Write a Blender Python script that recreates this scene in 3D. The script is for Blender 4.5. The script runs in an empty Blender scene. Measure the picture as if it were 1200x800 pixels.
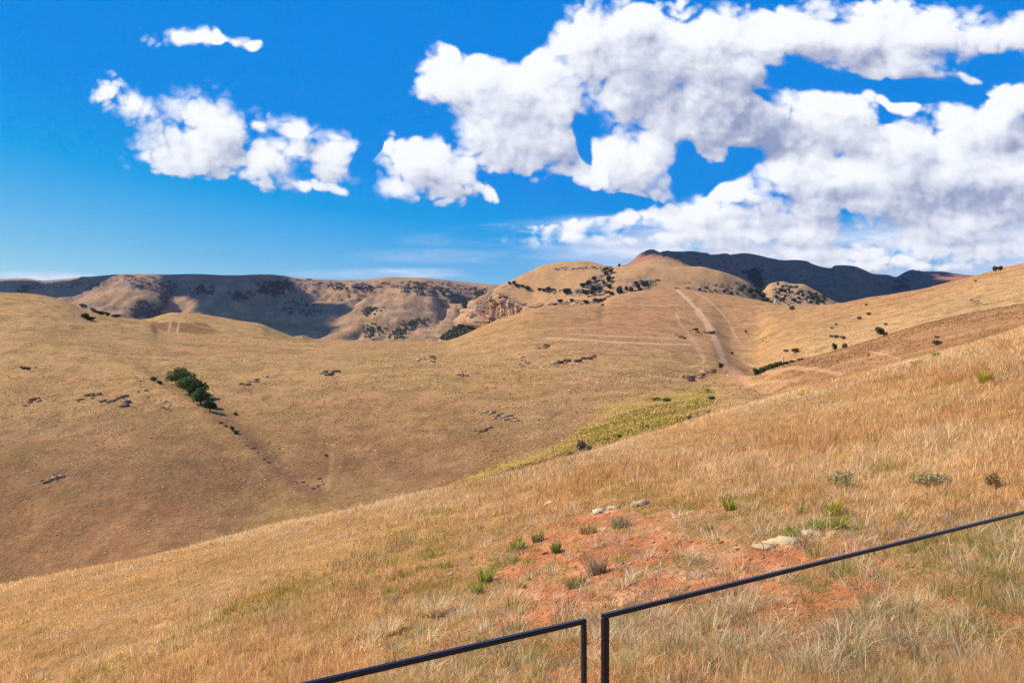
import bpy, bmesh, math, random
import numpy as np
from mathutils import Vector

# ------------------------------------------------------------------ camera, sky, sun, exposure
S = bpy.context.scene
COL = S.collection
F = 906.0                      # focal length in units of a 1200 px wide frame
CX, CY = 600.0, 400.0

cam_d = bpy.data.cameras.new("camera")
cam_d.sensor_width = 36.0
cam_d.lens = 36.0 * F / 1200.0
cam_d.clip_start = 0.1
cam_d.clip_end = 60000
cam = bpy.data.objects.new("camera", cam_d)
COL.objects.link(cam)
cam.location = (0, 0, 0)
cam.rotation_euler = (math.radians(90), 0, 0)
S.camera = cam

SUN = Vector((-0.70, 0.16, 0.70)).normalized()      # towards the sun: high on the left, a little ahead
sun_el = math.asin(SUN.z)
sun_az = math.atan2(SUN.x, SUN.y)

S.view_settings.view_transform = 'Standard'
S.view_settings.look = 'None'
S.view_settings.gamma = 1.0
S.view_settings.use_curve_mapping = False
S.view_settings.exposure = 0.6

sl = bpy.data.lights.new("sun", 'SUN')
sl.energy = 3.9
sl.angle = math.radians(0.53)
sl.color = (1.0, 0.93, 0.81)
so = bpy.data.objects.new("sun", sl)
COL.objects.link(so)
so.location = (-60, 20, 80)
so.rotation_euler = SUN.to_track_quat('Z', 'Y').to_euler()

S.render.engine = 'CYCLES'
S.cycles.max_bounces = 6
S.cycles.diffuse_bounces = 2
S.cycles.glossy_bounces = 3
S.cycles.transmission_bounces = 6
S.cycles.transparent_max_bounces = 8
S.cycles.volume_bounces = 1
S.cycles.use_denoising = True
S.cycles.denoiser = 'OPENIMAGEDENOISE'
S.cycles.denoising_input_passes = 'RGB_ALBEDO_NORMAL'
S.cycles.denoising_prefilter = 'ACCURATE'
S.cycles.use_adaptive_sampling = True
S.cycles.adaptive_threshold = 0.012
S.cycles.adaptive_min_samples = 8
S.cycles.sample_clamp_indirect = 4.0

W = bpy.data.worlds.new("World")
S.world = W
W.use_nodes = True
W.cycles.sampling_method = 'MANUAL'
W.cycles.sample_map_resolution = 256


class G:
    """small helper that writes node trees"""
    def __init__(self, nt):
        self.nt = nt

    def node(self, t, **kw):
        n = self.nt.nodes.new(t)
        for k, v in kw.items():
            setattr(n, k, v)
        return n

    def put(self, sock, v):
        if v is None:
            return
        if isinstance(v, bpy.types.NodeSocket):
            self.nt.links.new(v, sock)
        else:
            if hasattr(sock, "default_value") and isinstance(v, (tuple, list)):
                dv = sock.default_value
                v = tuple(v) + (1.0,) * (len(dv) - len(v))
            sock.default_value = v

    def m(self, op, a, b=None, c=None, clamp=False):
        n = self.node('ShaderNodeMath', operation=op)
        n.use_clamp = clamp
        for i, v in enumerate((a, b, c)):
            self.put(n.inputs[i], v)
        return n.outputs[0]

    def v(self, op, a, b=None, c=None, scale=None):
        n = self.node('ShaderNodeVectorMath', operation=op)
        self.put(n.inputs[0], a)
        self.put(n.inputs[1], b)
        self.put(n.inputs[2], c)
        if scale is not None:
            self.put(n.inputs['Scale'], scale)
        return n.outputs['Value'] if op in ('LENGTH', 'DOT_PRODUCT', 'DISTANCE') else n.outputs['Vector']

    def xyz(self, x, y, z=0.0):
        n = self.node('ShaderNodeCombineXYZ')
        for i, v in enumerate((x, y, z)):
            self.put(n.inputs[i], v)
        return n.outputs[0]

    def sep(self, v):
        n = self.node('ShaderNodeSeparateXYZ')
        self.put(n.inputs[0], v)
        return n.outputs

    def mapr(self, v, a, b, c=0.0, d=1.0, kind='SMOOTHSTEP'):
        n = self.node('ShaderNodeMapRange', interpolation_type=kind)
        for i, q in enumerate((v, a, b, c, d)):
            self.put(n.inputs[i], q)
        return n.outputs[0]

    def mix(self, f, a, b, blend='MIX'):
        n = self.node('ShaderNodeMix', data_type='RGBA', blend_type=blend)
        n.clamp_factor = True
        self.put(n.inputs[0], f)
        self.put(n.inputs[6], a)
        self.put(n.inputs[7], b)
        return n.outputs[2]

    def noise(self, vec, scale, detail=4.0, rough=0.55, lac=2.0, dist=0.0, dim='3D', color=False):
        n = self.node('ShaderNodeTexNoise', noise_dimensions=dim)
        self.put(n.inputs['Vector'], vec)
        self.put(n.inputs['Scale'], scale)
        self.put(n.inputs['Detail'], detail)
        self.put(n.inputs['Roughness'], rough)
        self.put(n.inputs['Lacunarity'], lac)
        self.put(n.inputs['Distortion'], dist)
        return n.outputs['Color' if color else 'Fac']

    def voro(self, vec, scale, feature='F1', detail=0.0, rough=0.5, rnd=1.0, out='Distance', dim='3D', smooth=None):
        n = self.node('ShaderNodeTexVoronoi', feature=feature, voronoi_dimensions=dim)
        n.normalize = False
        self.put(n.inputs['Vector'], vec)
        self.put(n.inputs['Scale'], scale)
        if 'Detail' in n.inputs:
            self.put(n.inputs['Detail'], detail)
            self.put(n.inputs['Roughness'], rough)
        self.put(n.inputs['Randomness'], rnd)
        if smooth is not None and 'Smoothness' in n.inputs:
            self.put(n.inputs['Smoothness'], smooth)
        return n.outputs[out]


# every cloud is a few lobes: azimuth-like x, elevation-like y (both in 1/906 of the tangent), radii, turn
LOBES = [
    (220, 45, 28, 8, 4), (256, 49, 20, 5, -4), (295, 53, 8, 3.5, 5),
    (238, 158, 54, 36, 8), (178, 136, 40, 17, 28), (206, 150, 40, 22, 20), (262, 188, 66, 20, 8), (312, 188, 42, 18, -3),
    (350, 156, 22, 9, 12), (384, 182, 38, 18, 22), (345, 176, 34, 14, 10), (357, 213, 17, 6, 12), (396, 222, 10, 5, 25), (308, 152, 7, 5, 0),
    
    (497, 192, 64, 22, 4), (468, 218, 27, 11, 14), (536, 206, 24, 20, 0), (574, 230, 26, 7, 28),
    (556, 100, 60, 40, 14), (604, 122, 74, 50, 16), (636, 150, 52, 42, 0), (645, 90, 40, 30, 0), (590, 150, 46, 34, 20), (622, 178, 26, 16, 0), (660, 120, 26, 40, 0),
    (690, 52, 48, 44, 0), (760, 66, 100, 62, 8), (850, 62, 120, 46, 0), (812, 128, 96, 52, 6), (876, 152, 66, 42, 14),
    (740, 108, 62, 40, 0), (960, 44, 140, 32, 0), (1090, 42, 150, 24, 0), (1060, 68, 70, 26, 8), (1130, 96, 44, 12, 10),
    (736, 192, 58, 34, 14), (694, 208, 46, 12, 8), (760, 168, 34, 22, 0), (1050, 124, 30, 9, 10),
    (978, 140, 66, 38, 4), (1046, 170, 92, 40, 12), (1150, 150, 66, 40, -16), (1110, 214, 150, 58, 0), (930, 196, 72, 26, -24),
    (874, 222, 62, 24, -10), (1000, 222, 120, 44, 0), (1180, 120, 44, 32, 0), (1120, 262, 120, 26, 0),
    (850, 248, 130, 15, -4), (940, 268, 180, 20, 0), (1130, 290, 130, 16, 0), (960, 296, 120, 8, 0), (800, 276, 110, 7, -2), (1080, 308, 110, 6, 0),
]
GAPS = [
    (950, 90, 76, 20, 8), (1090, 106, 80, 16, 6), (684, 160, 10, 34, -16), (866, 188, 56, 14, -30), (820, 208, 34, 22, -30), (700, 240, 80, 12, 2), (432, 170, 12, 30, 30),
    (590, 40, 58, 34, 0), (1158, 86, 34, 22, 0), (640, 240, 70, 22, 0), (800, 184, 14, 26, 10),
]
SHADE = [
    (880, 150, 92, 44, 10, 1.0), (812, 116, 130, 48, 8, 0.62), (770, 60, 110, 40, 0, 0.34), (1010, 66, 150, 16, 0, 0.40),
    (1120, 232, 130, 26, 0, 0.70), (990, 236, 120, 20, 0, 0.45), (1060, 178, 70, 20, 6, 0.38), (640, 160, 44, 24, 0, 0.30),
    (1150, 176, 60, 14, -10, 0.45), (960, 262, 180, 14, 0, 0.35), (620, 134, 70, 26, 20, 0.18), (252, 170, 40, 14, 8, 0.22),
    (1100, 90, 60, 10, 0, 0.4), (510, 205, 46, 10, 8, 0.25),
]


def lobe(g, P, cx, cy, rx, ry, rot, k, after=None):
    if after is not None:      # evaluated one after the other, which keeps the shader's stack small
        P = g.v('MULTIPLY_ADD', after, (1e-7, 1e-7, 0.0), P)
    n = g.node('ShaderNodeMapping', vector_type='TEXTURE')
    g.put(n.inputs['Vector'], P)
    n.inputs['Location'].default_value = (cx, cy, 0)
    n.inputs['Rotation'].default_value = (0, 0, math.radians(rot))
    n.inputs['Scale'].default_value = (rx, ry, 1)
    return g.m('MULTIPLY_ADD', g.v('LENGTH', n.outputs[0]), -k, k)


def cloud_groups():
    """two groups: the soft lobes of the clouds, and the billows that break them up"""
    nt = bpy.data.node_groups.new("cloud_lobes", 'ShaderNodeTree')
    nt.interface.new_socket("P", in_out='INPUT', socket_type='NodeSocketVector')
    nt.interface.new_socket("H", in_out='OUTPUT', socket_type='NodeSocketFloat')
    g = G(nt)
    gi = g.node('NodeGroupInput')
    go = g.node('NodeGroupOutput')
    P = gi.outputs[0]
    w = g.noise(P, 0.016, 2.0, 0.5, color=True, dim='2D')
    Q2 = g.v('MULTIPLY_ADD', w, (26.0, 26.0, 0.0), g.v('ADD', P, (-13.0, -13.0, 0.0)))
    acc = None
    for (cx, cy, rx, ry, rot) in LOBES:
        k = max(min(rx, ry) / 20.0, 0.9)
        big = 1.02 if min(rx, ry) >= 40 else 1.22
        e = lobe(g, Q2, cx, cy, rx * big, ry * big, rot, k, acc)
        acc = e if acc is None else g.m('SMOOTH_MAX', acc, e, 0.18)
    for (cx, cy, rx, ry, rot) in GAPS:
        e = lobe(g, Q2, cx, cy, rx * 1.1, ry * 1.15, rot, 2.4, acc)
        e = g.m('MAXIMUM', e, 0.0)
        acc = g.m('SUBTRACT', acc, e)
    acc = g.m('MINIMUM', acc, 1.25)
    g.put(go.inputs[0], acc)

    n2 = bpy.data.node_groups.new("cloud_billows", 'ShaderNodeTree')
    n2.interface.new_socket("P", in_out='INPUT', socket_type='NodeSocketVector')
    n2.interface.new_socket("H", in_out='OUTPUT', socket_type='NodeSocketFloat')
    g = G(n2)
    gi = g.node('NodeGroupInput')
    go = g.node('NodeGroupOutput')
    P = g.v('MULTIPLY', gi.outputs[0], (1.0, 1.18, 0.0))
    w = g.noise(P, 0.020, 3.0, 0.5, color=True, dim='2D')
    Q = g.v('MULTIPLY_ADD', w, (26.0, 26.0, 0.0), P)
    b1 = g.voro(Q, 0.021, 'F1', detail=0.0, dim='2D')
    b2 = g.voro(g.v('MULTIPLY_ADD', b1, (9.0, 7.0, 0.0), Q), 0.052, 'F1', detail=1.0, rough=0.6, dim='2D')
    f1 = g.noise(P, 0.015, 6.0, 0.55, dim='2D')
    h = g.m('MULTIPLY_ADD', g.m('MULTIPLY', b1, b1), -1.25, 0.40)
    h = g.m('MULTIPLY_ADD', g.m('MULTIPLY', b2, b2), -0.42, g.m('ADD', h, 0.33))
    h = g.m('MULTIPLY_ADD', g.m('SUBTRACT', f1, 0.5), 1.15, h)
    g.put(go.inputs[0], h)
    return nt, n2


def build_world():
    nt = W.node_tree
    for n in list(nt.nodes):
        nt.nodes.remove(n)
    g = G(nt)
    tc = g.node('ShaderNodeTexCoord')
    x, y, z = g.sep(tc.outputs['Generated'])
    yy = g.m('MAXIMUM', g.m('ABSOLUTE', y), 0.12)
    px = g.m('MULTIPLY_ADD', g.m('DIVIDE', x, yy), F, CX)
    py = g.m('MULTIPLY_ADD', g.m('DIVIDE', z, yy), -F, CY)
    P = g.xyz(px, py, 0.0)

    sky = g.node('ShaderNodeTexSky', sky_type='NISHITA')
    sky.sun_disc = False
    sky.sun_elevation = sun_el
    sky.sun_rotation = sun_az % (2 * math.pi)
    sky.altitude = 1400
    sky.air_density = 1.0
    sky.dust_density = 0.35
    sky.ozone_density = 2.5
    # the deep polarised blue of the photograph: less red, steadier blue
    sr = g.node('ShaderNodeSeparateColor')
    g.put(sr.inputs[0], sky.outputs[0])
    cc = g.node('ShaderNodeCombineColor')
    g.put(cc.inputs[0], g.m('MAXIMUM', g.m('MULTIPLY_ADD', sr.outputs[0], 1.2, -3.1), 0.01))
    g.put(cc.inputs[1], g.m('MULTIPLY_ADD', g.m('MAXIMUM', g.m('SUBTRACT', sr.outputs[1], 3.4), 0.0), 0.72, g.m('MULTIPLY_ADD', sr.outputs[1], 0.22, 1.62)))
    g.put(cc.inputs[2], g.m('MULTIPLY_ADD', sr.outputs[2], 0.08, 6.7))
    blue = cc.outputs[0]

    gm, gd = cloud_groups()

    def use(grp, off, after=None):
        n = g.node('ShaderNodeGroup')
        n.node_tree = grp
        p_ = g.v('ADD', P, off) if off else P
        if after is not None:
            p_ = g.v('MULTIPLY_ADD', after, (1e-7, 1e-7, 0.0), p_)
        g.put(n.inputs[0], p_)
        return n.outputs[0]
    m0 = use(gm, None)
    e0 = use(gd, None, m0)
    m2 = use(gm, (-16.0, -22.0, 0.0), e0)
    e1 = use(gd, (-6.0, -7.0, 0.0), m2)
    e2 = use(gd, (-15.0, -19.0, 0.0), e1)
    h2 = e2
    h0 = g.m('ADD', m0, e0)
    d1 = g.m('SUBTRACT', e0, e1)
    d2 = g.m('ADD', g.m('SUBTRACT', m0, m2), g.m('SUBTRACT', e0, e2))
    # light on the cloud: open towards the sun = bright, behind thicker cloud = grey
    lit = g.m('MULTIPLY_ADD', d1, 0.20, 0.59)
    lit = g.m('MULTIPLY_ADD', g.m('SUBTRACT', m0, m2), 0.30, lit)
    lit = g.m('MULTIPLY_ADD', d2, 0.25, lit)
    sh = h2
    sh = g.m('MULTIPLY', g.m('MAXIMUM', g.m('MINIMUM', sh, 0.0), -0.001), 0.001)
    for (cx, cy, rx, ry, rot, k) in SHADE:
        e = g.m('MULTIPLY', g.mapr(lobe(g, P, cx, cy, rx * 1.25, ry * 1.25, rot, 1.0, sh), 0.0, 0.75), k)
        sh = g.m('MAXIMUM', sh, e)
    n2 = g.noise(P, 0.014, 5.0, 0.6, dim='2D')
    sh = g.m('MULTIPLY', sh, g.mapr(n2, 0.28, 0.62, 0.35, 1.15))
    n3 = g.noise(P, 0.035, 4.0, 0.6, dim='2D')
    lit = g.m('SUBTRACT', lit, g.m('MULTIPLY', g.m('MULTIPLY', sh, 0.75), g.mapr(n3, 0.25, 0.7, 0.65, 1.15)))
    lit = g.mapr(lit, -0.45, 1.06)
    ccol = g.mix(lit, (2.7, 3.2, 4.9), (9.0, 9.2, 9.7))
    wisp = g.noise(P, 0.011, 3.0, 0.5, dim='2D')
    edge = g.mapr(wisp, 0.35, 0.68, 0.34, 1.1)
    alpha = g.mapr(h0, -0.10, edge)
    alpha = g.m('MULTIPLY', alpha, 0.985)

    # thin drawn-out streaks low over the horizon
    st = g.xyz(g.m('MULTIPLY', px, 0.006), g.m('MULTIPLY', py, 0.035), 2.0)
    sn = g.noise(st, 1.0, 7.0, 0.58, dim='2D')
    band = g.m('MULTIPLY', g.m('MAXIMUM', sh, 0.0), 0.0001)
    for (cx, cy, rx, ry, rot, k) in [(40, 324, 90, 9, 0, 0.9), (470, 321, 160, 9, 0, 0.75), (640, 272, 190, 17, -3, 1.2), (980, 310, 420, 26, 0, 1.2), (860, 292, 300, 40, 0, 1.25),
                                     (1120, 296, 260, 56, 0, 1.3), (730, 268, 180, 20, 0, 1.1), (540, 300, 160, 12, 0, 0.35)]:
        e = g.m('MULTIPLY', g.mapr(lobe(g, P, cx, cy, rx, ry, rot, 1.0, band), 0.0, 0.7), k)
        band = g.m('MAXIMUM', band, e)
    ta = g.m('MULTIPLY', g.m('MINIMUM', band, 1.2), g.mapr(sn, 0.30, 0.60))
    ta = g.m('MULTIPLY', ta, 0.76)
    sn2 = g.noise(st, 2.3, 5.0, 0.6, dim='2D')
    base = g.mix(ta, blue, g.mix(g.mapr(sn2, 0.35, 0.65), (5.6, 6.3, 8.2), (7.8, 8.3, 9.4)))
    full = g.mix(alpha, base, ccol)
    full = g.mix(g.mapr(z, -0.10, -0.02), (3.0, 2.2, 1.5), full)
    bg = g.node('ShaderNodeBackground')
    bg.inputs['Strength'].default_value = 0.073
    g.put(bg.inputs['Color'], full)
    out = g.node('ShaderNodeOutputWorld')
    g.put(out.inputs['Surface'], bg.outputs[0])


build_world()

# ------------------------------------------------------------------ number helpers
rng = np.random.default_rng(11)


def lin(r, g, b):
    c = np.array([r, g, b], float) / 255.0
    return np.where(c <= 0.04045, c / 12.92, ((c + 0.055) / 1.055) ** 2.4)


def pchip(xk, yk, x):
    """monotone cubic through (xk, yk)"""
    xk = np.asarray(xk, float); yk = np.asarray(yk, float)
    h = np.diff(xk); d = np.diff(yk) / h
    m = np.zeros_like(yk)
    w1 = 2 * h[1:] + h[:-1]; w2 = h[1:] + 2 * h[:-1]
    ok = d[:-1] * d[1:] > 0
    with np.errstate(divide='ignore', invalid='ignore'):
        mm = (w1 + w2) / (w1 / d[:-1] + w2 / d[1:])
    m[1:-1] = np.where(ok, mm, 0)
    m[0] = d[0]; m[-1] = d[-1]
    i = np.clip(np.searchsorted(xk, x) - 1, 0, len(h) - 1)
    t = np.clip((x - xk[i]) / h[i], 0, 1)
    return ((1 + 2 * t) * (1 - t) ** 2 * yk[i] + t * (1 - t) ** 2 * h[i] * m[i]
            + t * t * (3 - 2 * t) * yk[i + 1] + t * t * (t - 1) * h[i] * m[i + 1])


def _hash(ix, iy, seed):
    n = (ix * 374761393 + iy * 668265263 + seed * 1442695041) & 0xFFFFFFFF
    n = ((n ^ (n >> 13)) * 1274126177) & 0xFFFFFFFF
    return ((n ^ (n >> 16)) & 0xFFFF) / 65535.0


def vnoise(x, y, seed=0):
    x0 = np.floor(x).astype(np.int64); y0 = np.floor(y).astype(np.int64)
    fx = x - x0; fy = y - y0
    fx = fx * fx * fx * (fx * (fx * 6 - 15) + 10); fy = fy * fy * fy * (fy * (fy * 6 - 15) + 10)
    a = _hash(x0, y0, seed); b = _hash(x0 + 1, y0, seed)
    c = _hash(x0, y0 + 1, seed); d = _hash(x0 + 1, y0 + 1, seed)
    return (a * (1 - fx) + b * fx) * (1 - fy) + (c * (1 - fx) + d * fx) * fy


def fbm(x, y, octv=4, seed=0, gain=0.5):
    s = 0.0; a = 1.0; t = 0.0
    for o in range(octv):
        s = s + a * vnoise(x * 2 ** o + 17.3 * o, y * 2 ** o - 9.1 * o, seed + o)
        t += a; a *= gain
    return s / t - 0.5


def smooth(a, b, x):
    t = np.clip((x - a) / (b - a), 0, 1)
    return t * t * (3 - 2 * t)


# ------------------------------------------------------------------ the shape of the land
# The land is a run of ridges and dips from the near slope to the far plateau.  Each line below is one
# ridge or dip, given along the bearing x (x = 600 + 906 * X / Y) as (x, height line y, distance Y in metres),
# where the real height is Z = (400 - y) / 906 * Y.
H0, SX, TY = 3.8, 0.25, -0.08          # the near slope as a plane Z = -H0 + SX * X + TY * Y


def yplane(x, d):
    return CY - F * (-H0 / d + SX * (x - CX) / F + TY)


SIL = [(-350, 786), (-150, 730), (27, 680), (87, 669), (160, 656), (233, 639), (307, 619), (417, 598), (500, 577), (580, 561), (653, 541), (700, 529), (733, 518), (780, 505), (800, 498),
       (847, 482), (913, 464), (1000, 440), (1057, 425), (1100, 413), (1174, 391), (1350, 342), (1550, 290)]
XS = [-350, -150, 27, 150, 300, 420, 500, 560, 640, 700, 760, 830, 870, 900, 930, 960, 1000, 1040, 1080, 1130, 1174, 1350, 1550]
LINES = []
for d in (12, 16, 22, 30, 42):
    LINES.append([(x, yplane(x, d), d) for x in XS])
LINES.append([(x, y, 63 + 3 * math.sin(x * 0.013)) for x, y in SIL])
LINES.append([(x, y + 7, 88) for x, y in SIL])
A = [(-350, 780, 140), (-150, 745, 140), (27, 692, 140), (150, 660, 140), (300, 628, 145), (420, 600, 150), (500, 575, 155), (560, 553, 160),
     (640, 520, 170), (700, 500, 180), (760, 478, 195), (830, 462, 215), (870, 453, 235), (900, 462, 190), (930, 460, 160), (1000, 446, 145),
     (1080, 430, 140), (1174, 408, 135), (1350, 362, 130), (1550, 315, 130)]
B = [(-350, 580, 190), (-150, 565, 190), (27, 548, 190), (150, 540, 190), (300, 532, 200), (420, 518, 205), (500, 502, 212), (560, 488, 220),
     (640, 466, 235), (700, 454, 245), (760, 446, 255), (830, 438, 280), (865, 440, 270), (885, 441, 255), (900, 435, 252), (930, 425.5, 255),
     (960, 417, 255), (1000, 405, 255), (1040, 392, 255), (1080, 380, 255), (1130, 368, 250), (1174, 360, 250), (1350, 330, 240), (1550, 300, 240)]
C = [(-350, 490, 270), (-150, 480, 270), (27, 470, 265), (150, 460, 265), (300, 456, 275), (420, 446, 285), (500, 438, 295), (560, 430, 305),
     (640, 419, 320), (700, 412, 335), (760, 411, 350), (830, 417, 370), (860, 430, 370), (885, 441, 345), (905, 438, 340), (930, 430, 335), (960, 423, 330),
     (1000, 410, 325), (1040, 398, 322), (1080, 388, 320), (1174, 369, 315), (1350, 345, 300), (1550, 320, 300)]
D = [(-350, 405, 360), (-150, 395, 360), (27, 388, 370), (150, 404, 375), (250, 412, 380), (350, 415, 390), (450, 415, 400), (520, 414, 410),
     (560, 407, 420), (640, 392, 440), (700, 388, 455), (760, 387, 470), (830, 392, 480), (860, 404, 470), (885, 408, 455), (905, 400, 445), (930, 394, 437),
     (960, 389, 430), (1000, 383, 425), (1080, 362, 420), (1174, 340, 415), (1350, 300, 400), (1550, 255, 400)]
E = [(-350, 345, 520), (-150, 342, 520), (27, 344, 500), (59, 347.5, 500), (76, 352, 500), (98, 362, 500), (119, 367.5, 500), (143, 372, 500), (160, 374, 500),
     (176, 378, 495), (186, 386, 490), (226, 392, 490), (253, 395, 495), (303, 398, 500), (353, 399.5, 510), (400, 399, 515), (450, 400.5, 520),
     (490, 401, 525), (520, 400.5, 530), (540, 395, 540), (565, 384, 560), (590, 374, 575), (607, 368, 585), (627, 363, 600), (640, 360, 615), (665, 358.5, 630),
     (698, 357, 650), (706, 354.5, 690), (715, 349, 720), (732, 343.7, 750), (750, 341.3, 780), (787, 340, 800), (813, 341.7, 800), (837, 344.7, 790), (862, 347.5, 780), (887, 351.7, 760),
     (903, 355, 740), (920, 358.3, 710), (935, 359, 690), (985, 355, 630), (1030, 346, 590), (1080, 337.5, 560), (1130, 326, 535), (1174, 315, 520), (1350, 280, 490), (1550, 240, 480)]
FF = [(-350, 365, 640), (-150, 365, 640), (27, 366, 620), (98, 376, 610), (150, 383, 600), (176, 384, 590), (200, 391, 590), (240, 396, 600), (303, 401, 610), (350, 405, 620),
      (450, 412, 640), (520, 412, 650), (565, 402, 690), (620, 382, 760), (700, 372, 820), (780, 355, 960), (850, 360, 930), (900, 371, 880), (985, 374, 780),
      (1080, 357, 700), (1174, 336, 650), (1350, 300, 620), (1550, 262, 620)]
GG = [(-350, 358, 780), (-150, 354, 780), (27, 358, 770), (98, 369, 760), (143, 376, 740), (160, 375, 740), (176, 373, 740), (193, 368, 740), (203, 366, 740), (218, 366.6, 740),
      (253, 371, 740), (287, 376, 745), (303, 378, 750), (320, 385, 755), (337, 392, 760), (353, 397.5, 760), (380, 403, 770), (450, 409, 780), (520, 409, 800),
      (565, 400, 850), (620, 380, 900), (700, 368, 980), (780, 353, 1120), (850, 359, 1080), (900, 368, 1030), (985, 370, 920), (1080, 354, 860), (1174, 333, 810), (1350, 300, 780), (1550, 265, 780)]
HH = [(-350, 395, 1200), (-150, 392, 1200), (27, 388, 1200), (150, 398, 1200), (250, 403, 1200), (350, 412, 1200), (450, 420, 1220), (500, 420, 1250), (530, 412, 1300), (550, 396, 1350),
      (570, 388, 1370), (600, 384, 1370), (620, 378, 1370), (640, 371, 1350), (700, 362, 1280), (780, 349, 1300), (850, 356, 1300), (900, 363, 1320), (985, 367, 1300), (1080, 351, 1250),
      (1174, 331, 1200), (1350, 300, 1150), (1550, 270, 1150)]
II = [(-350, 392, 1800), (-150, 388, 1800), (27, 386, 1800), (150, 395, 1800), (250, 400, 1750), (350, 407, 1700), (450, 412, 1650), (500, 407, 1600), (515, 398, 1560), (530, 388, 1540), (543, 377.5, 1520),
      (550, 368, 1500), (560, 354, 1490), (575, 342.5, 1490), (588, 334, 1500), (600, 327.5, 1510), (620, 317.5, 1520), (640, 310, 1530), (657, 306.7, 1540), (682, 305.3, 1540), (698, 308, 1530),
      (715, 312.5, 1500), (737, 313.5, 1470), (760, 314, 1450), (800, 313, 1450), (820, 313, 1450), (840, 316.7, 1450), (862, 324, 1460), (878, 332, 1480), (888, 339.5, 1520), (894, 341, 1560),
      (899, 335, 1640), (905, 331, 1660), (917, 329.7, 1670), (927, 332.5, 1670), (940, 334, 1660), (955, 341, 1650), (972, 351, 1640), (985, 356.5, 1630), (1020, 362, 1600), (1080, 347, 1600), (1174, 329, 1600), (1350, 300, 1600), (1550, 275, 1600)]
JJ = [(-350, 400, 2400), (-150, 398, 2400), (27, 396, 2400), (150, 400, 2400), (250, 404, 2400), (350, 408, 2350), (450, 410, 2300), (500, 410, 2300), (550, 398, 2200), (600, 352, 2000), (640, 328, 1900), (680, 320, 1850),
      (715, 316, 1750), (737, 315, 1700), (760, 315.5, 1680), (800, 317, 1700), (840, 321, 1800), (862, 329, 1900), (878, 338, 2050), (894, 347, 2150), (917, 345, 2150), (940, 350, 2150), (985, 362, 2150),
      (1020, 366, 2100), (1080, 350, 2100), (1174, 331, 2100), (1350, 305, 2100), (1550, 285, 2100)]
KK = [(-350, 375, 2950), (-150, 372, 2950), (27, 366, 2950), (98, 372, 2950), (150, 378, 2950), (200, 386, 2950), (300, 391, 2950), (350, 394, 2900), (400, 391, 2900), (450, 388, 2900), (480, 393, 2850), (510, 396, 2850), (535, 388, 2850), (560, 374, 2800),
      (600, 350, 2600), (680, 324, 2400), (715, 313.5, 2350), (737, 310, 2300), (750, 305.5, 2300), (765, 300.3, 2300), (775, 299.5, 2320), (790, 301.5, 2400), (810, 308, 2550), (850, 318, 2650), (880, 329, 2700), (900, 334, 2700), (950, 345, 2750),
      (985, 353, 2750), (1030, 351, 2700), (1080, 343, 2650), (1174, 327, 2600), (1350, 310, 2600), (1550, 295, 2600)]
MM = [(-350, 352, 3600), (-150, 350, 3600), (27, 343, 3600), (70, 341, 3600), (98, 338, 3560), (125, 334, 3500), (150, 333, 3450), (185, 337, 3500), (205, 343, 3620), (230, 339, 3580), (255, 338, 3560), (290, 342, 3620), (320, 344, 3640), (350, 345, 3600), (400, 349, 3600), (450, 346, 3600), (500, 346, 3620), (530, 353, 3700), (560, 352, 3750),
      (600, 345, 3800), (680, 332, 3700), (737, 314, 3500), (765, 306, 3400), (790, 304, 3400), (850, 306, 3450), (890, 312, 3500), (905, 317, 3550), (930, 316, 3480), (960, 322, 3550), (1000, 324, 3500), (1040, 335, 3600), (1070, 333, 3550),
      (1100, 332, 3550), (1174, 325.5, 3500), (1350, 318, 3500), (1550, 310, 3500)]
NN = [(-350, 332, 4200), (-150, 330, 4200), (0, 327, 4200), (28, 326, 4200), (51, 328.7, 4200), (76, 326.7, 4200), (109, 324, 4150), (143, 321.2, 4100), (169, 321, 4100), (193, 321.7, 4150), (226, 321, 4150), (270, 322.5, 4150), (312, 322, 4150), (333, 323, 4150), (345, 325, 4200),
      (387, 327.5, 4250), (420, 328, 4250), (458, 324.7, 4250), (483, 325, 4250), (517, 327.5, 4300), (550, 331, 4350), (583, 333.7, 4400), (620, 337, 4500), (680, 327, 4500), (737, 314, 4400), (765, 305, 4300), (779, 301, 4200), (803, 301, 4150), (820, 301, 4100), (845, 300, 4000),
      (857, 298, 3950), (873, 296, 3950), (887, 298, 3950), (903, 302, 3950), (920, 304.5, 3950), (930, 304, 3950), (945, 305.5, 4000), (952, 309, 4000), (974, 314, 4050), (978, 311, 4050), (987, 310.6, 4050), (1002, 312, 4050), (1010, 315, 4100), (1025, 321, 4100),
      (1040, 322, 4150), (1051, 325.5, 4150), (1057, 322.5, 4200), (1072, 318, 4200), (1102, 318, 4200), (1120, 320.5, 4200), (1140, 322.5, 4300), (1174, 325, 4300), (1350, 328, 4300), (1550, 325, 4300)]
OO = [(x, y + 12, d + 1200) for x, y, d in NN[::3] + NN[-1:]]
PP = [(-350, 392, 7400), (600, 392, 7400), (1550, 392, 7400)]
OO = sorted(set(OO))
LINES += [A, B, C, D, E, FF, GG, HH, II, JJ, KK, MM, NN, OO, PP]

gx = np.concatenate([np.linspace(-350, -22, 60), np.arange(-20, 1220.5, 1.0), np.linspace(1222, 1550, 60)])
NR = 900
# rows: closer together where the land is seen at a flat angle
gl = np.linspace(0, 1, NR)
lk = np.array([math.log(8), math.log(80), math.log(130), math.log(600), math.log(1300), math.log(4600), math.log(7400)])
tk = np.array([0, 0.20, 0.25, 0.55, 0.68, 0.97, 1.0])
gd = np.exp(np.interp(gl, tk, lk))
gd = np.concatenate([np.linspace(-14, 7.5, 24), gd])
NRT, NC = len(gd), len(gx)


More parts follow.
